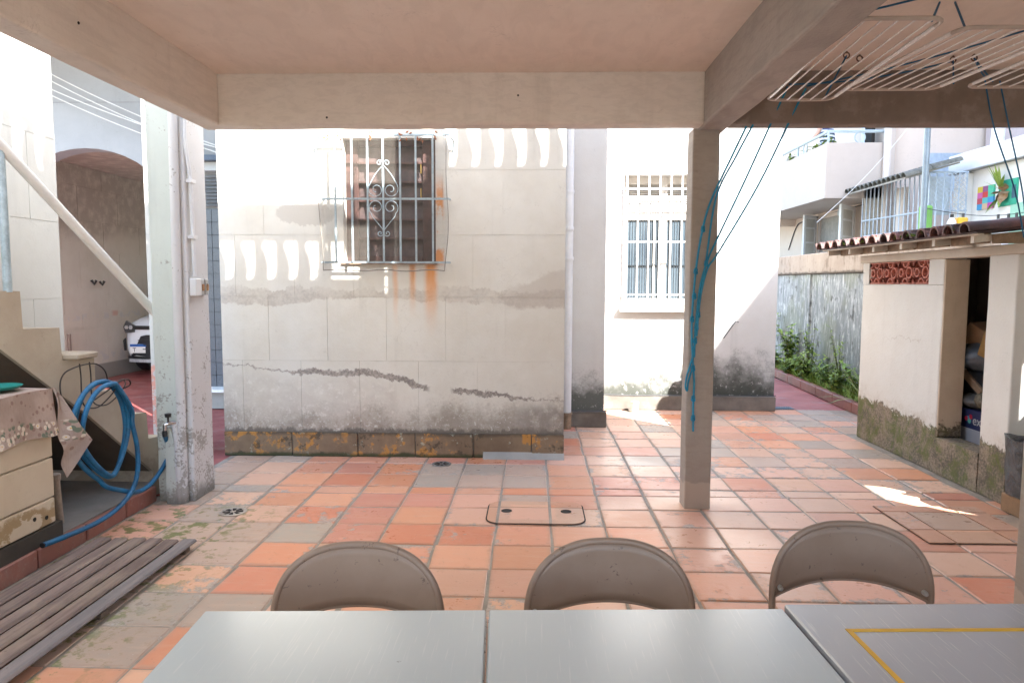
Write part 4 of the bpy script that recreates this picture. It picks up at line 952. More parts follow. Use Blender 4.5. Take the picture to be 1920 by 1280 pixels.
m = MB(); m.add([(2.90, 4.72, 1.838), (2.90, 7.26, 1.838), (4.35, 7.26, 1.983), (4.35, 4.72, 1.983), (2.90, 4.72, 1.845), (2.90, 7.26, 1.845), (4.35, 7.26, 1.990), (4.35, 4.72, 1.990)], [(3,2,1,0), (4,5,6,7), (0,1,5,4), (1,2,6,5), (2,3,7,6), (3,0,4,7)]); m.build('under_roof', M_ROOF, sh)
base_sh = wloc(sh)
for row in range(4):
    for k in range(14):
        y = 4.80 + k*.182 + (.0 if row % 2 else .004); x = 2.87 + row*.37
        for flip in (0, 1):
            if flip and row > 0: continue
            o = bpy.data.objects.new('roof_tile', BT); COL.objects.link(o); o.parent = sh
            z = 1.847 + (x-2.90)*math.tan(slope) + row*.004
            if flip: o.location = Vector((x + .012, y + .091, z+.066)) - base_sh; o.rotation_euler = (PI, -slope, rr_.uniform(-.02, .02))
            else: o.location = Vector((x + rr_.uniform(-.012, .012), y + rr_.uniform(-.006, .006), z + .004)) - base_sh; o.rotation_euler = (rr_.uniform(-.04, .04), -slope, rr_.uniform(-.03, .03))
ms = MB(); rm = random.Random(8)
for k in range(160):
    y = rm.uniform(4.9, 7.2); c = Vector((2.885+rm.uniform(-.01, .03), y, 1.85+rm.uniform(0, .03))); a = rm.uniform(0, 6.3); s_ = rm.uniform(.01, .025)
    if math.sin(y*7) < -.2: continue
    ms.quad(c, c+Vector((s_*math.cos(a), s_*math.sin(a), s_*.3)), c+Vector((s_*1.2*math.cos(a+.6), s_*1.2*math.sin(a+.6), s_)), c+Vector((0, .004, s_*.8)))
M_MOSS = plain('moss_green', (0.13, 0.20, 0.03), .9, vary=.5)
tag(ms.build('moss', M_MOSS), 'tufts of green moss between the roof tile ends of the shed', 'moss', kind='stuff')
# red lattice block over the wall
M_LAT = plain('red_lattice_clay', (0.60, 0.22, 0.16), .75, vary=.3, scale=20)
LY0, LY1, LZ0, LZ1 = 5.838, 6.852, 1.502, 1.698
def annulus(mb, cy, cz, r, w, x0, x1, seg=18):
    vs, fs = [], []
    for x in (x0, x1):
        for q in (r, r-w):
            for k in range(seg):
                a = 2*PI*k/seg; vs.append((x, min(max(cy + q*math.cos(a), LY0), LY1), min(max(cz + q*math.sin(a), LZ0), LZ1)))
    for k in range(seg):
        j = (k+1) % seg
        fs += [(k, j, seg+j, seg+k), (2*seg+k, 3*seg+k, 3*seg+j, 2*seg+j), (k, 2*seg+k, 2*seg+j, j), (seg+k, seg+j, 3*seg+j, 3*seg+k)]
    mb.add(vs, fs)
nb = 4; bl = (LY1-LY0)/nb
for b in range(nb):
    m = MB(); y0 = LY0 + b*bl
    for q, (fy, r) in enumerate(((.25, .050), (.75, .038))): annulus(m, y0+bl*fy, 1.600, r, .010, SX+.005, SX+.10)
    for fy in (0.0, .5, 1.0):
        for cz in (1.510, 1.690): annulus(m, y0+bl*fy, cz, .047, .010, SX+.007, SX+.098)
    m.box((SX+.009, y0, LZ0), (SX+.097, y0+bl, LZ0+.010)); m.box((SX+.009, y0, LZ1-.008), (SX+.097, y0+bl, LZ1)); m.box((SX+.011, y0, LZ0), (SX+.095, y0+.008, LZ1))
    m.build('lattice_block', M_LAT, sh)
# things stored inside
M_CARD = plain('cardboard', (0.27, 0.16, 0.085), .8, vary=.2)
def rbox(name, label, cat, mat, c, size, rz, tilt=0.0, parent=None):
    m = MB(); m.bbox((-size[0]/2, -size[1]/2, 0), (size[0]/2, size[1]/2, size[2]), .006)
    M = Matrix.Rotation(rz, 4, 'Z') @ Matrix.Rotation(tilt, 4, 'X')
    m.v = [M @ v + Vector(c) for v in m.v]
    return tag(m.build(name, mat), label, cat)
bx = thing('printed_carton', 'white and blue printed carton standing inside the shed doorway', 'carton', (3.52, 5.55, .02))
M_PRW = plain('carton_white', (0.34, 0.34, 0.38), .5, vary=.1); M_PRB = plain('carton_blue', (0.018, 0.025, 0.085), .4, vary=.1)
MB().bbox((3.45, 5.36, .0), (3.85, 5.70, .37), .005).build('body', M_PRW, bx)
MB().bbox((3.4478, 5.36, .371), (3.85, 5.702, .52), .004).build('lid', M_PRB, bx)
def text(name, s, size, loc, rot, mat, parent=None, ext=.0008):
    cu = bpy.data.curves.new(name, 'FONT'); cu.body = s; cu.size = size; cu.extrude = ext; cu.align_x = 'LEFT'
    tmp = bpy.data.objects.new(name, cu); COL.objects.link(tmp); bpy.context.view_layer.update()
    me = bpy.data.meshes.new_from_object(tmp.evaluated_get(bpy.context.evaluated_depsgraph_get())); bpy.data.objects.remove(tmp)
    o = bpy.data.objects.new(name, me); COL.objects.link(o); me.materials.clear(); me.materials.append(mat); o.parent = parent
    o.location = Vector(loc) - (wloc(parent) if parent else Vector((0, 0, 0))); o.rotation_euler = rot; return o
ROT_L = (PI/2, 0, -PI/2)                         # reads on a face that looks towards -X
text('lettering', 'ex', .105, (3.4465, 5.53, .41), ROT_L, plain('print_white', (.5, .5, .5), .5), bx)
for k, (dy, dz, c) in enumerate(((.0, .04, (.02, .30, .45)), (.028, .055, (.5, .02, .05)), (.015, .02, (.10, .40, .35)), (-.025, .035, (.55, .03, .06)))):
    MB().lathe([(.020, 0), (.020, .0012)], (3.4462-.001*k*.3, 5.585-dy, .43+dz-.02), 12, 'x').build('logo_petal', plain('logo_%d' % k, c, .5), bx)
text('lettering', 'F', .12, (3.4465, 5.50, .15), ROT_L, M_PRB, bx)
box('print_panel', plain('print_blue', (.04, .10, .35), .5), (3.4487, 5.54, .06), (3.4497, 5.60, .15), bx)
rbox('carton', 'open brown carton lying high on the heap inside the shed', 'carton', M_CARD, (3.66, 5.72, .98), (.34, .34, .16), .5, .55)
rbox('carton', 'small ochre carton at the right of the heap inside the shed', 'carton', plain('ochre_card', (.26, .14, .035), .8), (3.56, 5.45, .93), (.2, .2, .2), .2, .3)
rbox('plastic_crate', 'dark plastic crate under the cartons inside the shed', 'crate', M_BLACK, (3.72, 5.70, .56), (.46, .50, .26), .1)
rbox('plank_offcut', 'reddish plank leaning in the shed doorway heap', 'plank', plain('red_wood', (.20, .06, .05), .7), (3.52, 5.44, .72), (.03, .09, .42), .2, .9)
rbox('plank_offcut', 'pale plank leaning across the shed doorway heap', 'plank', M_BOARD, (3.50, 5.52, .66), (.03, .06, .38), .1, -1.0)
def bag_mesh(c, r, h, seed, seg=28, rings=16):
    rg = random.Random(seed); ph = [rg.uniform(0, 6.3) for _ in range(8)]
    def fn(u, v):
        a = 2*PI*u; k = math.sin(PI*min(max(v, .02), .98))**.45
        w = 1 + .07*math.sin(5*a+ph[0]+4*v) + .05*math.sin(9*a+ph[1]-9*v) + .035*math.sin(17*a+ph[2]+14*v)
        return (c[0]+r[0]*k*w*math.cos(a), c[1]+r[1]*k*w*math.sin(a), c[2]+h*v)
    return MB().grid(fn, seg, rings)
M_BAGG = plain('grey_sack', (.10, .097, .094), .55, vary=.3); M_BAGD = plain('dark_sack', (.05, .05, .055), .4, vary=.3)
tag(bag_mesh((3.64, 5.66, .50), (.22, .26), .16, 1).build('sack', M_BAGG, None, smooth=True), 'flat grey sack lying over the printed carton in the shed', 'sack')
tag(bag_mesh((3.60, 5.86, .16), (.16, .14), .34, 2).build('sack', M_BAGD, None, smooth=True), 'dark sack standing left of the printed carton in the shed', 'sack')
tag(bag_mesh((3.60, 5.68, .80), (.19, .24), .26, 3).build('sack', plain('blue_grey_sack', (.085, .10, .12), .4, vary=.4), None, smooth=True), 'blue grey plastic sack in the middle of the shed heap', 'sack')
tag(bag_mesh((3.54, 5.47, .525), (.11, .13), .15, 4).build('sack', plain('camo_sack', (.20, .17, .12), .8, vary=.7, scale=22), None, smooth=True), 'mottled beige bundle on top of the printed carton', 'bundle')
# black rubbish bag on a carton by the shed corner
def blackbag():
    g = G('black_bag', .22, 0, .6); n = g.noise(9, 6, .7, 1.2); f = g.noise(28, 5, .7, 1.0)
    g.color(g.mix(g.step(n, .45, .6), (.016, .016, .018), (.045, .047, .055))); g.bump(n + f * .5, .9, .03); return g.mat
def binbag(u, v):
    a = 2*PI*u; k = .92 + .10*v; n = 6.0; ca, sa = math.cos(a), math.sin(a)
    q = (abs(ca)**n + abs(sa)**n)**(-1/n)
    w = 1 + .02*math.sin(8*a+6*v) + .012*math.sin(19*a-11*v)
    return (3.335 + .23*q*k*w*ca, 4.47 + .23*q*k*w*sa, .13 + .38*v + .012*math.sin(6*a)*v)
bg_ = thing('rubbish_bag', 'open black rubbish bag standing on a carton by the shed corner', 'bag', (3.335, 4.47, .12))
MBAG = blackbag(); MB().grid(binbag, 48, 14).build('bag', MBAG, bg_, smooth=True)
MB().grid(lambda u, v: (lambda p: (3.335+(p[0]-3.335)*(1-v*.25), 4.47+(p[1]-4.47)*(1-v*.25), p[2]-.10*v-.001+.03*math.sin(v*PI)))(binbag(u, 1.0)), 48, 5).build('rim', MBAG, bg_, smooth=True)
MB().grid(lambda u, v: (lerp(3.14, 3.53, u), lerp(4.27, 4.67, v), .13), 1, 1).build('bottom', MBAG, bg_)
tag(MB().bbox((3.13, 4.26, .004), (3.55, 4.68, .125), .006).build('carton', M_CARD), 'flat brown carton under the black rubbish bag', 'carton')

# ------------------------------------------------------------------ tables
def table_mat(name, a, b):
    g = G(name, .24, 0, .8); n = g.noise(3.5, 5, .6); st = g.noise(40, 3, .5, .3, (1, .08, 1)); sc = g.noise(9, 4, .6, 1.5); f = g.noise(50, 4, .6)
    c = g.mix(n, a, b); c = g.mix(g.step(g.noise(260, 2, .5, 0, (1, .03, 1)), .62, .70) * .22, c, (.70, .70, .69))
    c = g.mix(g.step(g.noise(16, 6, .7, .5), .70, .73) * .6, c, (.22, .20, .18))
    g.color(c).rough(.17 + n * .10 + st * .05).bump(f, .04, .002); return g.mat
M_T1 = table_mat('pale_laminate', (.425, .485, .52), (.455, .515, .545)); M_T2 = table_mat('lilac_laminate', (.35, .365, .40), (.38, .395, .43))
M_EDGE = plain('table_edge', (.62, .62, .61), .3, .5, vary=.1); M_LEGM = plain('grey_leg', (.28, .27, .26), .45, .3)
def table(label, x, y, rz, mat, w=.70, d=.70, z=.74, extra=None):
    t = thing('square_table', label, 'table', (0, 0, 0), 'square tables pushed together')
    MB().bbox((.0, -d, z-.022), (w, 0, z), .003).build('tabletop', mat, t)
    MB().bbox((-.003, -d-.003, z-.030), (w+.003, .003, z-.0225), .002).build('edge_band', M_EDGE, t)
    MB().bbox((.05, -d+.05, z-.075), (w-.05, -.05, z-.0305), .004).build('apron', M_LEGM, t)
    for a in (.06, w-.06):
        for b in (-.06, -d+.06): tube('leg', M_LEGM, [(a, b, 0), (a, b, z-.076)], .014, t, 10)
    if extra: extra(t)
    t.location = (x, y, 0); t.rotation_euler = (0, 0, rz); return t
table('pale grey square table at the left end of the row', -.757, 1.551, math.radians(2.6), M_T1, .652)
table('pale grey square table in the middle of the row', -.098, 1.580, math.radians(2.6), M_T1, .690, z=.7405)
def tape(t):
    M_TAPE = plain('yellow_tape', (.72, .42, .03), .5, vary=.15); z = .7492
    def strip(p, q, w=.011):
        p, q = Vector(p), Vector(q); d = (q-p).normalized(); n_ = Vector((-d.y, d.x))*w*.5
        MB().prism([tuple(p-n_), tuple(q-n_), tuple(q+n_), tuple(p+n_)], 'z', z-.0012, z+.0006).build('yellow_tape', M_TAPE, t)
    strip((.085, -.128), (.66, -.128)); strip((.0905, -.1337), (.0905, -.62)); strip((.66, -.1223), (.66, -.62))
table('lilac grey square table with a yellow tape rectangle at the right end of the row', .597, 1.618, math.radians(2.6), M_T2, .74, z=.748, extra=tape)

# ------------------------------------------------------------------ folding chairs
def chair_mat():
    g = G('chair_paint', .42, 0, .5); n = g.noise(5, 5, .6); f = g.noise(34, 6, .7, .4)
    c = g.mix(g.step(n, .35, .65), (.245, .178, .138), (.28, .21, .168)); c = g.mix(g.step(f, .635, .66) * .75, c, (.10, .07, .055)); g.color(c).rough(.36 + n * .2); return g.mat
M_CHAIR = chair_mat()
def chair(label):
    t = thing('folding_chair', label, 'chair', (0, 0, 0), 'folding chairs behind the tables')
    hw_, nu = .232, 40
    def top(s):                                     # s in -1..1 along the arch
        a = PI*(1-s)/2; e = 2/2.5
        ca, sa = math.cos(a), math.sin(a)
        return (math.copysign(abs(ca)**e, ca)*hw_, .545 + .222*sa**e)
    def bow(x): return .035*(x/hw_)**2              # the panel is curved: its sides come towards the sitter
    def lowz(x): return .594 - .050*(abs(x)/hw_)**2.2
    m = MB(); vs, fs = [], []
    K = 6
    for i in range(nu+1):
        x, zt_ = top(-1 + 2*i/nu); zb = min(lowz(x), zt_-.004)
        for j in range(K+1):
            z = lerp(zb, zt_, j/K); vs.append((x, -bow(x), z))
    w = K+1
    for i in range(nu): fs += [(i*w+j, (i+1)*w+j, (i+1)*w+j+1, i*w+j+1) for j in range(K)]
    m.add(vs, fs); o = m.build('backrest', M_CHAIR, t, smooth=True)
    md = o.modifiers.new('solid', 'SOLIDIFY'); md.thickness = .010; md.offset = 0
    rim = [(top(-1+2*i/nu)[0]*1.005, -bow(top(-1+2*i/nu)[0])+.002, top(-1+2*i/nu)[1]+.001) for i in range(nu+1)]
    fl = [(-hw_, -.030, .545), (-hw_-.002, -.04, .48), (-hw_+.004, -.075, .40), (-hw_+.01, -.26, .05), (-hw_+.01, -.27, .012)]
    path = [tuple(p) for p in fl[::-1]] + rim + [(-p[0], p[1], p[2]) for p in fl]
    tube('frame_tube', M_CHAIR, path, .0105, t, 10)
    low_edge = [(x, -bow(x), min(lowz(x), .8)) for x in [lerp(-hw_*.985, hw_*.985, k/24) for k in range(25)]]
    tube('lower_rim', M_CHAIR, low_edge, .006, t, 8)
    m = MB(); m.grid(lambda u, v: (lerp(-.20, .20, u)*(1-.12*(1-v)), lerp(-.42, -.05, v), .437 - .012*math.sin(PI*u)*math.sin(PI*v)), 10, 8)
    s_ = m.build('seat', M_CHAIR, t, smooth=True); md = s_.modifiers.new('solid', 'SOLIDIFY'); md.thickness = .012
    for sg in (-1, 1):
        MB().lathe([(.001, -.013), (.006, -.012), (.008, -.006), (.008, .012)], (sg*.212, -.040, .575), 8, 'y').build('rivet', M_STEEL, t)
        tube('leg', M_CHAIR, [(sg*.20, -.36, .43), (sg*.21, -.10, .20), (sg*.215, .05, .012)], .010, t, 10)
        tube('foot', M_BLACK, [(sg*.215, .05, 0), (sg*.215, .05, .03)], .013, t, 10)
    tube('stretcher', M_CHAIR, [(-.212, .0, .09), (.212, .0, .09)], .008, t, 8)
    return t
ch = chair('left folding chair, its lower back edge hidden behind the pale table')
ch.location = (-.483, 1.90, 0); ch.rotation_euler = (0, 0, math.radians(2))
spots = ((.221, 1.955, .0, math.radians(1), 'folding chair between the other two, just left of the slim grey column foot'),
         (.975, 2.13, .0, math.radians(-3), 'right folding chair with its arched back opening showing above the lilac table'))
for x, y, z, a, lab in spots:
    c = copy_tree(ch); c.location = (x, y, z); c.rotation_euler = (0, 0, a); c['label'] = lab

# ------------------------------------------------------------------ hanging clothes racks and blue cords
M_ROD = plain('rack_white', (.80, .79, .77), .25, vary=.06, spec=.8); M_BAR = plain('rack_bar', (.50, .42, .36), .5, vary=.15)
M_CORD = plain('blue_cord', (.008, .27, .46), .6, vary=.3, scale=30)
M_CORD2 = plain('dark_blue_cord', (.02, .14, .27), .7, vary=.3, scale=30)
def rack(label, x0, x1, y0, y1, z, n, skew, dz=0.0):
    t = thing('clothes_rack', label, 'clothes rack', ((x0+x1)/2, (y0+y1)/2, z), 'clothes racks hung under the ceiling')
    def P(u, v): return (lerp(x0, x1, u) + skew*v, lerp(y0, y1, v), z + dz*v)
    r = .055
    w, d = x1-x0, y1-y0
    def corner(u, v, a0):
        cx = (r/w if u == 0 else 1-r/w); cy = (r/d if v == 0 else 1-r/d); out = []
        for k in range(6):
            a = math.radians(a0 + 90*k/5); out.append(P(cx + r/w*math.cos(a), cy + r/d*math.sin(a)))
        return out
    ring = corner(1, 1, 0) + corner(0, 1, 90) + corner(0, 0, 180) + corner(1, 0, 270)
    MB().tube(ring, .0085, 8, closed=True).build('frame', M_BAR, t, smooth=True)
    for k in range(n):
        u = (k+.75)/(n+.5)
        tube('rod', M_ROD, [P(u, .002), P(u, .998)], .0042, t, 6)
    for u in (0.0, 1.0): tube('side_tube', M_ROD, [P(u, .07), P(u, .93)], .0098, t, 8)
    return t
rack('clothes rack nearest the grey beam, partly hidden behind it', 1.235, 1.585, 2.84, 4.05, 2.52, 5, .06)
rack('middle clothes rack hanging under the ceiling', 1.74, 2.22, 3.00, 3.92, 2.54, 7, -.085)
rack('clothes rack at the right edge with only its far corner in view', 2.33, 2.95, 2.90, 3.92, 2.55, 7, -.03)
def hook(label, x, y, z):
    t = thing('ceiling_hook', label, 'hook', (x, y, z), 'rusty ceiling hooks')
    MB().tube([(x + .016*math.cos(2*PI*k/14), y, z-.022 + .016*math.sin(2*PI*k/14)) for k in range(14)], .004, 6, closed=True).build('ring', plain('rusty_iron', (.16, .085, .055), .7), t)
    tube('shank', MATS['rusty_iron'], [(x, y, z), (x, y, z-.010)], .005, t, 6)
for i, (x, y) in enumerate(((1.75, 4.11), (1.85, 4.17), (2.39, 4.20), (2.49, 4.17))): hook(('first', 'second', 'third', 'fourth')[i] + ' rusty ceiling hook counted from the grey beam', x, y, CZ-.0005)
def cord(label, pts, r=.0052, mat=None, knots=(), group='blue cords'):
    t = thing('blue_cord', label, 'cord', pts[-1], group)
    p = smooth_path(pts, 6)
    tube('cord', mat or M_CORD2, p, r, t, 6)
    for k in knots:
        k = Vector(k); m = MB()
        for q in range(3):
            a = q*1.1; m.tube([k + Vector((.011*math.cos(2*PI*j/10), .009*math.sin(2*PI*j/10+a), .010*math.sin(2*PI*j/10) + (q-1)*.009)) for j in range(10)], .0045, 5, closed=True)
        m.build('knot', mat or M_CORD2, t, smooth=True)
    return t
yc = 4.600
cord('blue cord knotted down the grey column, the one that reaches lowest', [(1.30, 4.43, 2.46), (1.24, 4.50, 2.30), (1.135, yc, 2.02), (1.085, yc, 1.82), (1.055, yc, 1.60), (1.040, yc, 1.38), (1.036, yc, 1.18), (1.048, yc, 1.0), (1.060, yc, .85), (1.058, yc, .70), (1.062, yc, .53)], .0066, M_CORD,
     knots=((1.092, yc-.004, 1.85), (1.052, yc-.004, 1.58), (1.046, yc-.004, 1.42), (1.036, yc-.004, 1.27), (1.050, yc-.004, .95), (1.056, yc-.004, .75), (1.058, yc-.004, .62)))
cord('blue cord that loops off the left edge of the grey column', [(1.34, 4.43, 2.47), (1.27, 4.52, 2.30), (1.17, yc, 2.05), (1.115, yc, 1.62), (1.085, yc, 1.40), (1.062, yc, 1.20), (1.052, yc, 1.06), (1.030, yc, .96), (1.012, yc, .90), (1.004, yc, .83), (1.016, yc, .80), (1.022, yc, .86), (1.05, yc, .96)], .0062, M_CORD,
     knots=((1.118, yc-.004, 1.63), (1.075, yc-.004, 1.30), (1.066, yc-.004, 1.22), (1.058, yc-.004, 1.13)))
cord('blue cord slanting from the first beam hook to the column', [(1.55, 4.455, 2.70), (1.50, 4.47, 2.58), (1.34, 4.53, 2.17), (1.19, yc, 1.80), (1.125, yc, 1.645), (1.080, yc, 1.46), (1.060, yc, 1.20), (1.056, yc, 1.02)], .0062, M_CORD)
cord('blue cord slanting from the second beam hook to the column', [(1.66, 4.455, 2.69), (1.60, 4.47, 2.56), (1.42, 4.53, 2.13), (1.20, yc, 1.71), (1.13, yc, 1.60), (1.088, yc, 1.42), (1.068, yc, 1.16)], .0062, M_CORD)
cord('thin blue cord falling from the beam to the shed eave, left of the pair', [(2.73, 4.455, 2.74), (2.80, 4.45, 2.45), (2.98, 4.50, 2.08), (3.12, 4.60, 1.80)], .0045)
cord('thin blue cord falling from the beam to the shed eave, right of the pair', [(2.82, 4.455, 2.73), (2.89, 4.45, 2.45), (3.02, 4.50, 2.10), (3.14, 4.60, 1.82)], .0045)
for i, (a, b, s) in enumerate((((1.0, 3.25, 2.765), (2.1, 2.2, 2.72), .02), ((1.60, 4.00, 2.53), (1.75, 4.11, 2.775), .0), ((1.55, 4.44, 2.71), (2.39, 4.20, 2.77), .03), ((1.66, 4.44, 2.70), (2.6, 3.3, 2.76), .03), ((1.56, 2.90, 2.53), (1.86, 3.40, 2.79), 0), ((1.78, 3.05, 2.55), (1.93, 3.40, 2.79), 0), ((2.20, 3.85, 2.55), (2.39, 4.20, 2.775), 0), ((2.40, 3.85, 2.56), (2.49, 4.17, 2.775), 0), ((1.30, 3.6, 2.76), (2.3, 2.6, 2.76), .02), ((2.73, 4.44, 2.74), (2.49, 4.17, 2.775), .01))):
    a, b = Vector(a), Vector(b)
    labs = ('cord crossing the first rack close under the ceiling', 'short cord from the first rack corner up to the first hook', 'long cord from the beam hook to the third ceiling hook', 'long cord from the second beam hook running to the right', 'cord holding up the near corner of the first rack', 'cord holding up the near left corner of the middle rack', 'cord holding up the far right corner of the middle rack', 'cord from the right rack up to the fourth hook', 'cord crossing between the first and middle racks', 'short cord from the beam to the fourth ceiling hook')
    cord('dark blue ' + labs[i], [a + (b-a)*t + Vector((0, 0, -s*4*t*(1-t))) for t in (0, .25, .5, .75, 1)], .0048)

# little things on the floor by the far wall
cp_ = thing('cup', 'white cup with a green rim standing on the sunlit floor', 'cup', (1.20, 8.16, 0))
MB().lathe([(.035, 0), (.042, .09), (.045, .11)], (1.20, 8.16, 0), 18).build('body', M_WHITEP, cp_, smooth=True); MB().lathe([(.046, .1101), (.047, .125), (.043, .125)], (1.20, 8.16, 0), 18).build('rim', plain('mint', (.25, .6, .45), .4), cp_)
# small marks fixed on walls and ceiling: nails and a wasp nest
for i, (p, lab) in enumerate((((-1.30, 4.468, 2.53), 'small dark nail stain low on the front beam'), ((-.10, 4.468, 2.66), 'small dark nail stain right of the middle of the front beam'), ((-1.983, 3.1, 2.62), 'small dark nail on the left beam'))):
    tag(MB().lathe([(.004, -.006), (.007, 0), (.003, .004)], p, 8, 'y' if i < 2 else 'x').build('nail', M_IRON), lab, 'nail')
# ------------------------------------------------------------------ planted strip and garden wall
def gwall_extra(g, c, big, mid, fine):
    body = g.step(g.z + (mid - .5) * .05, 1.655, 1.64)
    s1 = g.noise(9, 5, .65, 0, (1, 1, .10)); s2 = g.noise(26, 5, .7, 0, (1, 1, .22), (3, 3, 0))
    b = g.mix(g.step(s1 * .6 + s2 * .4, .40, .60), (0.24, 0.255, 0.25), (0.42, 0.435, 0.425))
    b = g.mix(g.step(s2, .56, .64) * .8, b, (0.70, 0.705, 0.69)); b = g.mix(g.step(mid * .5 + s1 * .5, .53, .62) * .8, b, (0.055, 0.055, 0.045))
    b = g.mix(g.step(big, .52, .62) * .4, b, (0.24, 0.25, 0.16))
    cap = g.mix(g.step(s1 * .5 + mid * .5, .50, .62) * .75, c, (0.21, 0.155, 0.11)); cap = g.mix(g.step(g.z + (mid - .5) * .1, 1.70, 1.665) * .9, cap, (0.10, 0.08, 0.06))
    return g.mix(body, cap, b)
M_GW = plaster('garden_wall_render', (0.46, 0.375, 0.30), (0.36, 0.28, 0.215), extra=gwall_extra, bump=.6)
gw = thing('garden_wall', 'old garden wall with white and black streaks behind the plants', 'wall', (4.4, 10, 0))
box('wall_body', M_GW, (4.32, 6.98, 0), (4.50, 22, 1.648), gw)
MB().bbox((4.285, 6.98, 1.650), (4.53, 22, 1.965), .01).build('coping', M_GW, gw)
for y in (9.05, 11.05, 13.0): box('pier', M_GW, (4.292, y, 0), (4.3195, y+.16, 1.647), gw)
kb = thing('planter', 'planted bed edged by a red painted kerb along the path', 'planter', (3.9, 9, 0))
yy = 7.0
def kx(y): return 3.66 + (y-7.0)*.0595
while yy < 14:
    m = MB(); m.bbox((0, yy+.004, 0), (.085, yy+.62-.004, .125), .008)
    for v in m.v: v.x += kx(v.y)
    m.build('kerb_block', M_KERB, kb); yy += .62
tag(MB().prism([(kx(6.98)+.06, 6.98), (4.33, 6.98), (4.33, 13.9), (kx(13.9)+.06, 13.9)], 'z', -.04, .075).build('soil', plain('garden_soil', (0.09, 0.065, 0.045), .95, vary=.4)), kind='structure')
def leaf_mat(name, a, b, tip=None):
    g = G(name, .5, 0, .4); n = g.noise(7, 4, .6); f = g.noise(45, 3, .5)
    c = g.mix(g.step(n * .6 + f * .4, .36, .62), a, b)
    g.color(c); g.b.inputs['Transmission Weight'].default_value = 0.0; g.b.inputs['Subsurface Weight'].default_value = 0.0
    return g.mat
M_L1 = leaf_mat('weed_leaf', (0.095, 0.17, 0.02), (0.19, 0.29, 0.05)); M_L2 = leaf_mat('light_weed_leaf', (0.17, 0.27, 0.035), (0.31, 0.39, 0.09)); M_L3 = leaf_mat('striped_blade', (0.10, 0.17, 0.03), (0.36, 0.40, 0.16)); M_STEM = plain('plant_stem', (0.14, 0.16, 0.05), .8)
def leaf(m, c, d, L, W, droop):
    d = Vector(d).normalized(); s = d.cross(Vector((0, 0, 1))); s = s.normalized() if s.length > .01 else Vector((1, 0, 0))
    p = [Vector(c)]
    for k in (1, 2, 3): p.append(p[-1] + (d + Vector((0, 0, -droop*k))).normalized()*L/3)
    ws = (.15, .9, .75, .02)
    m.add([q + s*W*.5*w for q, w in zip(p, ws)] + [q - s*W*.5*w for q, w in zip(p, ws)], [(0, 1, 5, 4), (1, 2, 6, 5), (2, 3, 7, 6)])
def weed(label, x, y, h, nstem, nleaf, L, W, mat, spread, seed, group='weeds in the planted bed', z0=.075):
    r = random.Random(seed); t = thing('weed_plant', label, 'plant', (x, y, z0), group); ms_, ml = MB(), MB()
    for s in range(nstem):
        a = r.uniform(0, 2*PI); lean = r.uniform(.1, 1)*spread; hh = h*r.uniform(.6, 1.05)
        pts = [Vector((x + lean*math.cos(a)*(k/4)**1.3, y + lean*math.sin(a)*(k/4)**1.3, z0 + hh*k/4)) for k in range(5)]
        ms_.tube(pts, [.005, .0045, .004, .003, .0015], 4)
        for q in range(nleaf):
            f = r.uniform(.15, 1); i = min(3, int(f*4)); p = pts[i].lerp(pts[i+1], f*4-i); b = r.uniform(0, 2*PI)
            leaf(ml, p, (math.cos(b), math.sin(b), r.uniform(-.1, .9)), L*r.uniform(.6, 1.2), W*r.uniform(.7, 1.2), r.uniform(.05, .4))
    ms_.build('stem', M_STEM, t); ml.build('foliage', mat, t)
specs = [('tall feathery weed at the far end of the bed', 4.12, 12.3, .95, 12, 26, .10, .035, M_L2, .25), ('bright leafy weed against the far end of the streaked wall', 4.18, 11.5, .75, 12, 26, .12, .06, M_L2, .22),
         ('low dark leafy clump behind the far kerb', 4.00, 11.9, .40, 12, 22, .13, .08, M_L1, .28), ('upright weed with narrow leaves before the streaked wall', 4.16, 10.6, .80, 10, 24, .09, .03, M_L2, .18),
         ('bushy fern like weed halfway along the bed', 4.02, 10.3, .42, 16, 28, .10, .035, M_L2, .32), ('dark bushy weed beside the fern like one', 4.05, 9.7, .36, 16, 28, .09, .03, M_L1, .30),
         ('tall thin seeding weed against the wall nearest the shed', 4.18, 9.6, .82, 8, 18, .08, .025, M_L2, .2), ('small leafy clump leaning over the kerb', 3.96, 9.2, .34, 14, 24, .10, .045, M_L2, .28),
         ('low green clump behind the striped plant', 4.10, 8.8, .45, 14, 24, .11, .045, M_L1, .3), ('spreading pale weed by the kerb in front of the wall pier', 3.98, 10.95, .36, 12, 24, .11, .05, M_L2, .28)]
for i, s in enumerate(specs): weed(*s, seed=30+i)
t = thing('striped_plant', 'spiky plant with long pale striped blades beside the shed', 'plant', (3.93, 8.25, .075)); m = MB(); r = random.Random(77)
for k in range(34):
    a = r.uniform(0, 2*PI); el = r.uniform(.3, 1.3)
    leaf(m, (3.95 + .04*math.cos(a), 8.30 + .04*math.sin(a), .08 + r.uniform(0, .12)), (math.cos(a)*math.cos(el), math.sin(a)*math.cos(el), math.sin(el)), r.uniform(.35, .58), .038, r.uniform(.10, .32))
m.build('blades', M_L3, t)
gc = MB(); r = random.Random(5)
for k in range(5200):
    y = r.uniform(7.4, 14); x = r.uniform(kx(y)+.08, 4.30); b = r.uniform(0, 6.3)
    leaf(gc, (x, y, .075), (math.cos(b), math.sin(b), r.uniform(.3, 2)), r.uniform(.08, .24), r.uniform(.006, .022), r.uniform(.02, .25))
tag(gc.build('ground_cover', M_L2), 'low green ground cover filling the planted bed', 'ground cover', kind='stuff')

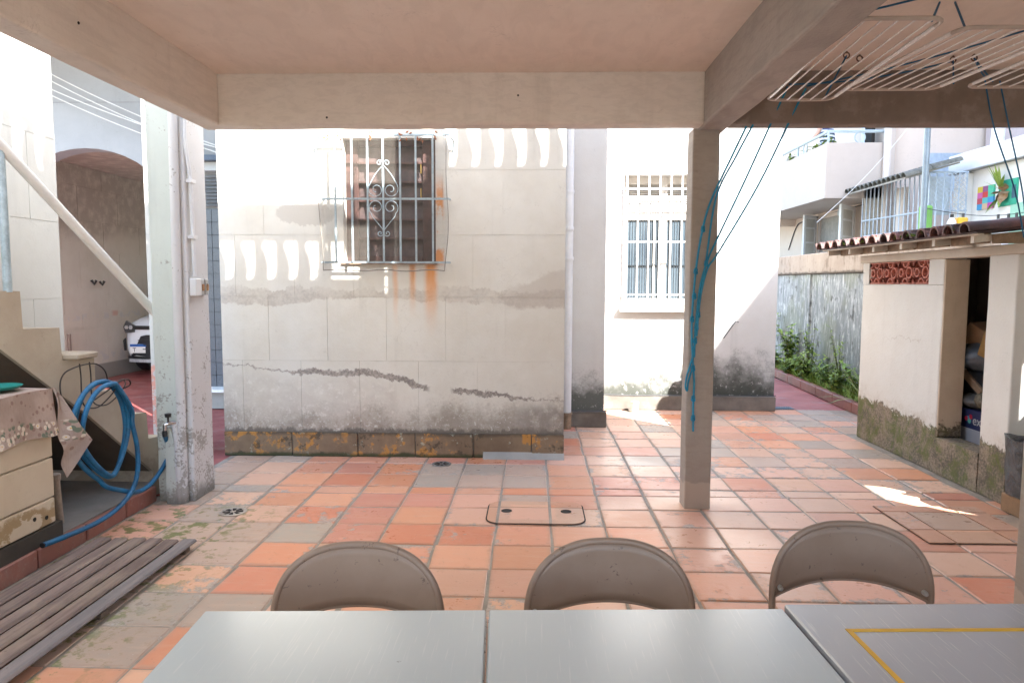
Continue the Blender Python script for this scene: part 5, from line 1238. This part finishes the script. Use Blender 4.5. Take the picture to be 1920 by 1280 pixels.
# ------------------------------------------------------------------ neighbour houses behind
M_PINK = plaster('pink_plaster', (0.66, 0.55, 0.465), (0.63, 0.52, 0.435), streak=.1, bump=.1); M_PINKL = plaster('pale_pink_plaster', (0.50, 0.425, 0.37), (0.475, 0.40, 0.345), streak=.08, bump=.1)
M_RAIL = plain('blue_grey_rail', (.40, .46, .48), .5, vary=.15)
nb_ = thing('apartment_building', 'pale pink apartment house with a corner balcony and white shutters', 'building', (8, 17, 0))
box('wall', M_PINK, (6.8, 14.02, 0), (14, 26, 9.5), nb_)
box('balcony_slab', M_PINKL, (5.74, 14.08, 3.165), (6.80, 26, 3.30), nb_)
m = MB(); m.box((5.66, 14.0, 3.165), (5.74, 26, 4.22)); m.box((5.74, 14.0, 3.165), (6.80, 14.08, 4.22)); m.build('balcony_parapet', M_PINKL, nb_)
m = MB(); m.tube([(5.70, 26, 4.44), (5.70, 14.04, 4.44), (6.80, 14.04, 4.44)], .030, 8)
for y in (14.04, 15.6, 17.2, 18.8): m.tube([(5.70, y, 4.22), (5.70, y, 4.44)], .022, 8)
m.build('balcony_railing', M_RAIL, nb_)
for (c, ax) in (((6.30, 14.04, 4.325), 'y'), ((5.70, 15.2, 4.33), 'x')):
    MB().tube([(c[0] + (.10*math.cos(a) if ax == 'y' else 0), c[1] + (.10*math.cos(a) if ax == 'x' else 0), c[2] + .10*math.sin(a)) for a in [2*PI*k/20 for k in range(20)]], .012, 6, closed=True).build('railing_ring', M_RAIL, nb_)
MB().bbox((6.74, 13.86, 3.0), (6.90, 13.98, 9.5), .01).build('pipe_casing', M_PINKL, nb_)
tube('drainpipe', plain('cream_pipe', (.66, .58, .52), .5, vary=.08), [(6.78, 13.92, 0), (6.78, 13.92, 9)], .075, nb_, 12)
tube('drainpipe', MATS['cream_pipe'], [(6.75, 13.2, 0), (6.75, 13.2, 3.25)], .11, nb_, 12)
box('bracket', M_PINK, (5.80, 18.6, 3.0), (6.798, 18.85, 3.163), nb_)
M_SHUT = plain('white_shutter', (.80, .82, .82), .5, vary=.08); M_OPEN = plain('dim_room', (.30, .28, .25), .9)
def leaf_shutter(p, q, z0, z1, name='shutter'):
    p, q = Vector(p), Vector(q); d = (q-p); n_ = Vector((-d.y, d.x, 0)).normalized()*.02; W = d.length
    def bar(u0, u1, za, zb, k=1.0):
        a, b = p + d*u0, p + d*u1; nn = n_*k
        return [tuple(a-nn)[:2] + (za,), tuple(b-nn)[:2] + (za,), tuple(b+nn)[:2] + (za,), tuple(a+nn)[:2] + (za,), tuple(a-nn)[:2] + (zb,), tuple(b-nn)[:2] + (zb,), tuple(b+nn)[:2] + (zb,), tuple(a+nn)[:2] + (zb,)]
    F6 = [(3,2,1,0), (4,5,6,7), (0,1,5,4), (1,2,6,5), (2,3,7,6), (3,0,4,7)]
    m = MB()
    m.add(bar(0, .16, z0, z1), F6); m.add(bar(.84, 1, z0, z1), F6)
    for a, b in ((z0, z0+.10), (z0+.36, z0+.40), (z0+.70, z0+.74), (z1-.09, z1)): m.add(bar(.16, .84, a, b, .95), F6)
    o = m.build(name, M_SHUT, nb_)
    m = MB(); m.add(bar(.16, .84, z0+.1, z1-.09, .35), F6); m.build('pane', plain('shutter_glass', (.62, .62, .57), .3, vary=.1), o)
leaf_shutter((6.36, 16.9, 0), (6.78, 17.2, 0), 2.10, 3.12); leaf_shutter((6.48, 14.55, 0), (6.46, 15.25, 0), 2.10, 3.10) if False else leaf_shutter((6.22, 14.6, 0), (6.78, 15.2, 0), 2.10, 3.12)
m = MB(); m.box((6.74, 15.3, 2.05), (6.799, 15.42, 3.1)); m.box((6.74, 16.9, 2.05), (6.799, 17.0, 3.1)); m.box((6.74, 15.42, 3.02), (6.799, 16.9, 3.1)); m.build('window_frame', M_PINKL, nb_)
box('window_opening', M_OPEN, (6.77, 15.42, 2.05), (6.798, 16.9, 3.02), nb_)
box('balcony_window', plain('sky_blue_pane', (.45, .58, .66), .2), (6.76, 14.6, 3.4), (6.798, 15.0, 4.9), nb_); box('balcony_door', M_HOLE, (6.60, 14.20, 3.31), (6.66, 14.5, 5.0), nb_)
tube('wall_cable', MATS['dark_cable'], smooth_path([(6.78, 19.0, 2.4), (6.78, 18.5, 2.95), (6.78, 18, 3.06), (6.78, 16.5, 3.10), (6.78, 15, 3.13), (6.78, 14.3, 3.12)]), .014, nb_, 5)
MB().lathe([(.06, 0), (.07, .05), (.05, .16), (.001, .17)], (6.66, 15.6, 2.98), 12).build('lamp', M_RAIL, nb_)
tag(tube('overhead_wire', M_WHITEP, [Vector((5.2, 13.2, 2.62)).lerp(Vector((7.1, 13.2, 4.75)), k/20) + Vector((0, 0, -.12*math.sin(PI*k/20))) for k in range(21)], .0045, None, 5), 'thin pale wire slanting across the pink balcony', 'wire')
# plants in pots along the balcony
for i, (x, y, h, c, lab) in enumerate(((5.86, 16.4, .42, M_L1, 'dark green pot plant at the far end of the balcony'), (5.86, 15.55, .34, M_L2, 'red tipped green plant behind the balcony railing'), (5.86, 14.95, .34, M_L2, 'bright green plant under the arm of the person'), (5.9, 14.45, .40, M_L2, 'yellow green plant beside the person on the balcony'))):
    weed(lab, x, y, h, 8, 14, .14, .05, c, .16, 60+i, 'balcony pot plants', 4.06)
    tag(MB().lathe([(.07, 0), (.10, .18), (.11, .2), (.09, .2)], (x, y, 3.86 + .0), 14).build('plant_pot', plain('clay_pot', (.40, .18, .10), .8)), 'clay pot of the ' + lab, 'flower pot', 'pots on the balcony')
tag(box('pot_bench', M_PINKL, (5.76, 14.2, 3.302), (6.02, 17, 3.86)), 'low bench carrying the flower pots behind the balcony parapet', 'bench')

# person in a striped shirt leaning on the balcony railing
def skin_figure():
    P = {}
    J = [('pelvis', (6.12, 15.05, 4.26), .135), ('belly', (6.10, 15.05, 4.42), .155), ('chest', (6.05, 15.03, 4.66), .165), ('neckb', (6.02, 15.02, 4.86), .085), ('neck', (6.00, 15.0, 4.93), .055), ('head', (5.98, 14.98, 5.07), .095), ('crown', (5.975, 14.97, 5.16), .075),
         ('shL', (5.93, 14.90, 4.81), .065), ('elL', (5.83, 14.90, 4.60), .045), ('wrL', (5.735, 14.88, 4.48), .030), ('haL', (5.69, 14.87, 4.47), .026),
         ('shR', (6.13, 15.18, 4.81), .065), ('elR', (6.22, 15.22, 4.58), .045), ('wrR', (6.16, 15.05, 4.46), .030),
         ('hpL', (6.06, 14.97, 4.18), .10), ('knL', (6.07, 14.95, 3.78), .065), ('anL', (6.09, 14.97, 3.38), .042), ('toL', (5.98, 14.94, 3.335), .032),
         ('hpR', (6.18, 15.14, 4.18), .10), ('knR', (6.17, 15.15, 3.78), .065), ('anR', (6.19, 15.17, 3.38), .042), ('toR', (6.08, 15.14, 3.335), .032)]
    E = 'pelvis belly,belly chest,chest neckb,neckb neck,neck head,head crown,neckb shL,shL elL,elL wrL,wrL haL,neckb shR,shR elR,elR wrR,pelvis hpL,hpL knL,knL anL,anL toL,pelvis hpR,hpR knR,knR anR,anR toR'
    idx = {n_: i for i, (n_, p, r_) in enumerate(J)}
    me = bpy.data.meshes.new('person'); me.from_pydata([p for _, p, _ in J], [tuple(idx[k] for k in e.split()) for e in E.split(',')], []); me.update()
    o = bpy.data.objects.new('person_body', me); COL.objects.link(o)
    o.modifiers.new('skin', 'SKIN')
    for i, (_, _, r_) in enumerate(J): me.skin_vertices[0].data[i].radius = (r_, r_)
    me.skin_vertices[0].data[0].use_root = True
    sd = o.modifiers.new('sub', 'SUBSURF'); sd.levels = 2; sd.render_levels = 2
    bpy.context.view_layer.update()
    dg_ = bpy.context.evaluated_depsgraph_get(); ev = o.evaluated_get(dg_); m2 = bpy.data.meshes.new_from_object(ev); bpy.data.objects.remove(o)
    return m2
pm = skin_figure()
g = G('striped_shirt_figure', .8)
stripes = g.step(g.m('FRACT', g.z * 13.0 + g.x * 2.0), .48, .52)
shirt = g.mix(stripes, (.70, .71, .74), (.05, .06, .14))
isarm = g.step(g.x, 5.895, 5.885)
c = g.mix(g.step(g.z, 4.36, 4.35), shirt, (.02, .025, .05)); c = g.mix(isarm * g.step(g.z, 4.3, 4.31), c, (.50, .29, .21)); c = g.mix(g.step(g.z, 4.885, 4.895), c, (.50, .29, .21)); c = g.mix(g.step(g.z, 3.86, 3.85), c, (.50, .29, .21))
g.color(c)
pm.materials.append(g.mat); pm.shade_smooth()
pers = bpy.data.objects.new('person', pm); COL.objects.link(pers); tag(pers, 'person in a blue and white striped shirt leaning on the balcony railing', 'person')
hair = MB().lathe([(.001, .11), (.06, .10), (.098, .05), (.108, -.01), (.100, -.05)], (5.985, 14.985, 5.10), 14).build('hair', plain('dark_hair', (.03, .02, .015), .6), pers, smooth=True)
for dx_, dy_, dz_, r_, nm in ((-.085, -.05, .0, .014, 'eye'), (-.055, -.085, .0, .014, 'eye')): MB().lathe([(.001, -r_), (r_*.8, -r_*.5), (r_, 0), (r_*.8, r_*.5), (.001, r_)], (5.98+dx_, 14.98+dy_, 5.085+dz_), 8).build(nm, M_WHITEP, pers)
MB().lathe([(.001, -.02), (.018, -.012), (.010, .02), (.001, .03)], (5.98-.082, 14.98-.078, 5.055), 8).build('nose', plain('skin', (.50, .29, .21), .6), pers)

# white neighbour house with caged veranda
M_NW = plaster('neighbour_white', (0.74, 0.72, 0.68), (0.66, 0.64, 0.60), streak=.15, bump=.1)
wh = thing('neighbour_house', 'white neighbour house wall with a ledge and pictures on it', 'house', (7.8, 11, 0))
box('wall', M_NW, (7.35, 8.0, 0), (7.55, 12.6, 3.40), wh); MB().bbox((7.27, 8.0, 3.402), (7.6, 12.75, 3.72), .01).build('parapet', M_NW, wh); box('ledge', M_CONC, (7.22, 8.0, 3.385), (7.349, 12.6, 3.401), wh)
box('wall', M_NW, (7.20, 12.15, 0), (7.3495, 12.42, 3.35), wh)
box('mauve_wall', plaster('mauve_plaster', (0.50, 0.43, 0.43), (0.45, 0.385, 0.385)), (8.6, 8.0, 0), (9, 13.9, 9), wh)
tube('drainpipe', M_PVC, [(7.55, 11.9, 3.70), (7.55, 11.9, 3.80), (7.62, 11.9, 5)], .10, wh, 12)
box('wall', plain('green_paint', (.30, .52, .38), .6, vary=.1), (7.33, 8.0, 1.5), (7.3495, 11.15, 2.74), wh)
cg = thing('veranda_cage', 'pale blue barred veranda cage under a small mossy tile roof', 'veranda', (6.6, 12.4, 2.2))
M_CAGE = plain('cage_blue', (.46, .53, .60), .5, vary=.2)
Zb, Zt = 1.9, 3.36
import itertools
def cbar(p, q, r=.013): tube('bar', M_CAGE, [p, q], r, cg, 5)
for k in range(6): cbar((6.55+.122*k, 12.0, Zb), (6.55+.122*k, 12.0, Zt))
for k in range(1, 16): cbar((6.55 - .010*k, 12.0+.135*k, Zb), (6.55 - .010*k, 12.0+.135*k, Zt - .0*k))
for z in (1.95, 2.42, 2.72, 3.35): cbar((6.55, 12.0, z), (7.18, 12.0, z), .015); cbar((6.55, 12.0, z), (6.40, 14.0, z), .015)
m = MB()
for k in range(18):                                    # diagonal wire mesh in front of the bars
    a = 6.55 + .09*k - .8
    for sg in (1, -1):
        x0, x1 = a, a + .8; z0, z1 = (2.72, 3.35) if sg > 0 else (3.35, 2.72)
        t0, t1 = max(0, (6.55-x0)/(x1-x0)), min(1, (7.17-x0)/(x1-x0))
        if t1 > t0 + .02: m.tube([(lerp(x0, x1, t0), 11.98, lerp(z0, z1, t0)), (lerp(x0, x1, t1), 11.98, lerp(z0, z1, t1))], .004, 4)
m.build('wire_mesh', M_CAGE, cg)
m = MB()
for sg in (-1, 1): m.tube([(6.86 + sg*(.02 + .07*(1-k/14)*(1+math.cos(k*.5))/2), 11.97, 2.98 + .07*math.sin(k*.6)*(1-k/14)) for k in range(14)], .008, 5)
m.tube([(6.78, 11.97, 2.70), (6.86, 11.97, 2.95), (6.94, 11.97, 2.70)], .008, 5); m.build('scroll', M_CAGE, cg)
box('back_panel', plain('grey_blue_panel', (.42, .47, .49), .6, vary=.1), (6.72, 12.5, 2.70), (7.18, 12.54, 3.35), cg); box('back_wall', plain('cream_inner', (.62, .57, .48), .8), (6.42, 14.0, 1.8), (7.19, 14.018, 3.36), cg)
BT2 = barrel(.5, .085, .07); BT2.materials.clear(); BT2.materials.append(plain('mossy_grey_tile', (.17, .165, .14), .85, vary=.5, scale=14))
for k in range(14):
    o = bpy.data.objects.new('roof_tile', BT2); COL.objects.link(o); o.parent = cg
    o.location = Vector((6.05 + .0*k, 11.85 + .16*k, 3.24)) - wloc(cg); o.rotation_euler = (0, -.28, 0)
for k in range(14):
    o = bpy.data.objects.new('roof_tile', BT2); COL.objects.link(o); o.parent = cg
    o.location = Vector((6.48, 11.85 + .16*k, 3.37)) - wloc(cg); o.rotation_euler = (0, -.28, 0)
MB().prism([(6.08, 3.22), (6.95, 3.47), (6.95, 3.50), (6.08, 3.25)], 'y', 11.86, 14.0).build('roof_board', M_CONC, cg)
box('chimney_box', plain('grey_blue_box', (.42, .50, .60), .7), (7.55, 13.9, 3.3), (8.2, 14.015, 4.0), wh)
# pictures and a staghorn fern on the white wall
pc = thing('picture_panel', 'bright patchwork picture panel hanging on the white wall', 'picture', (7.33, 11.75, 2.7))
cols = [(.05, .30, .55), (.05, .28, .50), (.25, .08, .20), (.50, .08, .10), (.08, .45, .30), (.55, .40, .25), (.55, .12, .35), (.08, .50, .30), (.10, .45, .45), (.60, .45, .05), (.45, .05, .30), (.55, .05, .05)]
for i in range(3):
    for j in range(4):
        box('colour_patch', plain('patch_%d' % (i*4+j), cols[(i*5+j*3) % 12], .6, vary=.1), (7.318 - .0005*((i+j) % 2), 11.96 - .135*(i+1) + .001, 2.72 + .093*j), (7.349, 11.96 - .135*i, 2.72 + .093*(j+1) - .001), pc)
pc2 = thing('picture_panel', 'green picture panel behind the staghorn fern', 'picture', (7.33, 11.2, 2.7))
box('board', plain('emerald', (.02, .33, .20), .6), (7.325, 11.02, 2.72), (7.349, 11.44, 3.12), pc2)
box('motif', plain('dark_motif', (.03, .10, .15), .6), (7.3225, 11.04, 2.82), (7.3248, 11.13, 3.02), pc2)
sf = thing('staghorn_fern', 'staghorn fern with brown and green antlers mounted on the white wall', 'plant', (7.3, 11.3, 2.9)); r = random.Random(3)
m = MB()
for k in range(16): a = r.uniform(0, 6.3); leaf(m, (7.29, 11.28, 2.95), (-.35, math.cos(a), math.sin(a)), r.uniform(.12, .22), .14, .1)
m.build('shield_leaf', plain('fern_shield', (.42, .26, .14), .8, vary=.4, scale=20), sf)
m = MB()
for k in range(11): a = r.uniform(.4, 2.9); leaf(m, (7.27, 11.33, 2.98), (-.4, math.cos(a), math.sin(a)), r.uniform(.28, .46), .05, .08)
for k in range(6): a = r.uniform(3.3, 6.0); leaf(m, (7.27, 11.33, 2.86), (-.4, math.cos(a), math.sin(a)), r.uniform(.2, .32), .05, .2)
m.build('antler_leaf', M_L2, sf)
# standing and hanging bits beyond the shed roof
tag(tube('steel_pole', plain('blue_grey_pole', (.20, .25, .29), .4, .3), [(4.86, 9.0, 0), (4.86, 9.0, 4.6)], .036, None, 10), 'blue grey steel pole rising behind the shed roof', 'pole')
gp_ = thing('green_bottle_planter', 'tall narrow bright green container standing beside the steel pole', 'planter', (4.99, 9.2, 1.9)); MB().bbox((4.93, 9.14, 1.9), (5.06, 9.26, 2.50), .02).build('body', plain('bright_green', (.12, .33, .06), .5), gp_); MB().lathe([(.03, 0), (.03, .06), (.015, .07)], (4.97, 9.2, 2.50), 10).build('cap', plain('red_brown', (.35, .10, .06), .6), gp_)
tag(MB().bbox((5.26, 8.95, 2.0), (5.39, 9.05, 2.33), .015).build('orange_container', plain('orange_plastic', (.75, .40, .02), .4)), 'orange yellow plastic container standing behind the shed roof', 'container')
wb = thing('white_bottle', 'white bottle with a dark cap beside the orange container', 'bottle', (5.21, 9.0, 2.0)); MB().lathe([(.05, 0), (.055, .2), (.05, .28), (.02, .33)], (5.21, 9.0, 2.0), 14).build('body', M_WHITEP, wb, smooth=True); MB().lathe([(.022, .331), (.022, .37), (.01, .372)], (5.21, 9.0, 2.0), 10).build('cap', M_BLACK, wb)
tag(box('storage_ledge', M_CONC, (4.7, 8.85, 0), (5.6, 9.35, 1.9)), 'grey ledge behind the shed carrying the containers', 'ledge')
cl = thing('washing_line', 'thin dark line with a few clothes pegs above the shed roof', 'line', (6.3, 9.8, 2.45))
tube('line', MATS['dark_cable'], [Vector((4.9, 9.0, 2.44)).lerp(Vector((7.34, 10.6, 2.58)), k/16) + Vector((0, 0, -.08*math.sin(PI*k/16))) for k in range(17)], .005, cl, 5)
for f in (.30, .62, .72, .80):
    p = Vector((4.9, 9.0, 2.44)).lerp(Vector((7.34, 10.6, 2.58)), f) + Vector((0, 0, -.08*math.sin(PI*f)))
    box('peg', M_IRON, (p.x-.008, p.y-.02, p.z-.05), (p.x+.008, p.y+.02, p.z+.012), cl)
tw = thing('shade_block', 'unseen tall block added to shade the neighbour houses and the white wall', 'building', (10, 9, 0)); box('wall', M_PINK, (9.02, -1.3, 0), (14, 13.9, 9.95), tw)  # unseen block, sized so its shadow edge slants across the white wall

# ------------------------------------------------------------------ white car in the carport
car = thing('parked_car', 'white hatchback parked nose out in the carport, half hidden by the pier', 'car', (-5.70, 13.2, 0))
CXc, CY0 = -5.74, 10.9
M_CARW = plain('car_white', (.74, .75, .78), .22, vary=.03, spec=.6); M_GLASS = plain('car_glass', (.02, .025, .03), .08, spec=.8)
def loft(name, mat, st_, seg=28, n=4.0):
    m = MB(); vs = []; 
    for (y, hw2, zb, zt2) in st_:
        for k in range(seg):
            a = 2*PI*k/seg; ca, sa = math.cos(a), math.sin(a); q = (abs(ca)**n + abs(sa)**n)**(-1/n)
            vs.append((CXc + hw2*q*ca, CY0 + y + .10*(abs(q*ca))**3*(1 if y < .35 else 0), (zb+zt2)/2 + (zt2-zb)/2*q*sa))
    fs = [(i*seg+k, i*seg+(k+1) % seg, (i+1)*seg+(k+1) % seg, (i+1)*seg+k) for i in range(len(st_)-1) for k in range(seg)]
    fs += [tuple(range(seg))[::-1], tuple((len(st_)-1)*seg+k for k in range(seg))]
    return m.add(vs, fs).build(name, mat, car, smooth=True)
loft('body', M_CARW, [(0.0, .66, .34, .74), (.04, .76, .24, .82), (.14, .83, .20, .90), (.30, .86, .19, .95), (.60, .87, .19, .99), (1.10, .875, .19, 1.04), (1.3, .875, .19, 1.05), (3.3, .87, .2, 1.08), (4.0, .84, .24, 1.04), (4.15, .75, .34, .95)])
loft('cabin', M_GLASS, [(1.0, .74, .98, 1.04), (1.45, .70, .98, 1.36), (1.75, .66, .98, 1.50), (3.2, .66, .98, 1.51), (3.9, .66, .98, 1.2), (4.0, .66, .98, 1.06)], n=3.5)
loft('roof', M_CARW, [(1.72, .60, 1.47, 1.52), (1.9, .64, 1.47, 1.555), (3.1, .64, 1.47, 1.565), (3.35, .6, 1.46, 1.53)], n=3)
def face(pts, y):                               # pts in (offset from centre, z) on the nose, bulged back towards the sides
    return [(CXc+a, CY0 + y + .155*(abs(a)/.83)**3, z) for a, z in pts]
def plate3(name, mat, pts, y, th=.02, parent=None):
    f = face(pts, y); b = [(p[0], p[1]+th, p[2]) for p in f]; n_ = len(f)
    return MB().add(f + b, [tuple(range(n_)), tuple(range(n_, 2*n_))[::-1]] + [(i, i+n_, (i+1) % n_+n_, (i+1) % n_) for i in range(n_)]).build(name, mat, parent or car)
def strip3(name, mat, x0, x1, zl, zh, y, nseg=14, th=.03):
    m = MB()
    for k in range(nseg):
        a, b = lerp(x0, x1, k/nseg), lerp(x0, x1, (k+1)/nseg)
        P = face([(a, zl(a)), (b, zl(b)), (b, zh(b)), (a, zh(a))], y); Q = [(p[0], p[1]+th, p[2]) for p in P]
        m.add(P + Q, [(0,1,2,3), (7,6,5,4), (0,4,5,1), (1,5,6,2), (2,6,7,3), (3,7,4,0)])
    return m.build(name, mat, car)
strip3('grille', M_BLACK, -.60, .60, lambda a: .745, lambda a: .805, -.012)
strip3('lower_grille', plain('grille_dark', (.02, .022, .028), .4), -.66, .66, lambda a: .30 + .05*(abs(a)/.66)**2, lambda a: .66 - (.36*max(0, (abs(a)-.46)/.20)), -.022)
for k in range(4): strip3('grille_slat', M_BLACK, -.52, .52, lambda a, k=k: .36+.07*k, lambda a, k=k: .372+.07*k, -.028, th=.008)
strip3('bumper_lip', plain('bumper_silver', (.55, .56, .58), .3, .3), -.70, .70, lambda a: .225, lambda a: .275, -.030)
strip3('bumper_black', M_BLACK, -.74, .74, lambda a: .277, lambda a: .315, -.012)
for sg in (-1, 1):
    h = plate3('headlight', plain('headlight_glass', (.07, .07, .075), .1, spec=.8), [(sg*.58, .80), (sg*.60, .70), (sg*.78, .68), (sg*.83, .78), (sg*.76, .88)], -.006, .04)
    for a in (.66, .75): MB().lathe([(.001, -.008), (.030, -.006), (.034, .004)], (CXc+sg*a, CY0 -.014 + .155*(a/.83)**3, .775), 12, 'y').build('lamp', plain('lamp_reflector', (.7, .7, .7), .15, .6), h)
    plate3('fog_recess', M_BLACK, [(sg*.79, .40), (sg*.83, .40), (sg*.845, .56), (sg*.80, .60)], -.004, .03)
for sg in (-1, 1):
    for yw in (.82, 3.25):
        w = MB().lathe([(.20, -.10), (.30, -.10), (.325, -.06), (.325, .06), (.30, .10), (.20, .10)], (CXc+sg*.80, CY0+yw, .325), 24, 'x').build('wheel', M_BLACK, car, smooth=True)
        MB().lathe([(.001, -.085), (.19, -.09), (.205, -.06), (.205, .06), (.19, .09), (.001, .085)], (CXc+sg*.80, CY0+yw, .325), 18, 'x').build('rim', M_STEEL, w)
    MB().bbox((CXc+sg*.90, CY0+1.35, 1.0), (CXc+sg*1.06, CY0+1.45, 1.12), .03).build('mirror', M_CARW, car)
pl = box('number_plate', M_WHITEP, (CXc-.665, CY0+.030, .375), (CXc-.30, CY0+.052, .515), car, r=.004) if False else box('number_plate', M_WHITEP, (CXc-.64, CY0-.005, .375), (CXc-.28, CY0+.010, .515), car)
box('plate_band', plain('plate_blue', (.02, .12, .42), .5), (CXc-.64, CY0-.007, .475), (CXc-.28, CY0-.0052, .515), pl)
text('plate_letter', 'T', .095, (CXc-.60, CY0-.0055, .392), (PI/2, 0, 0), M_BLACK, pl)
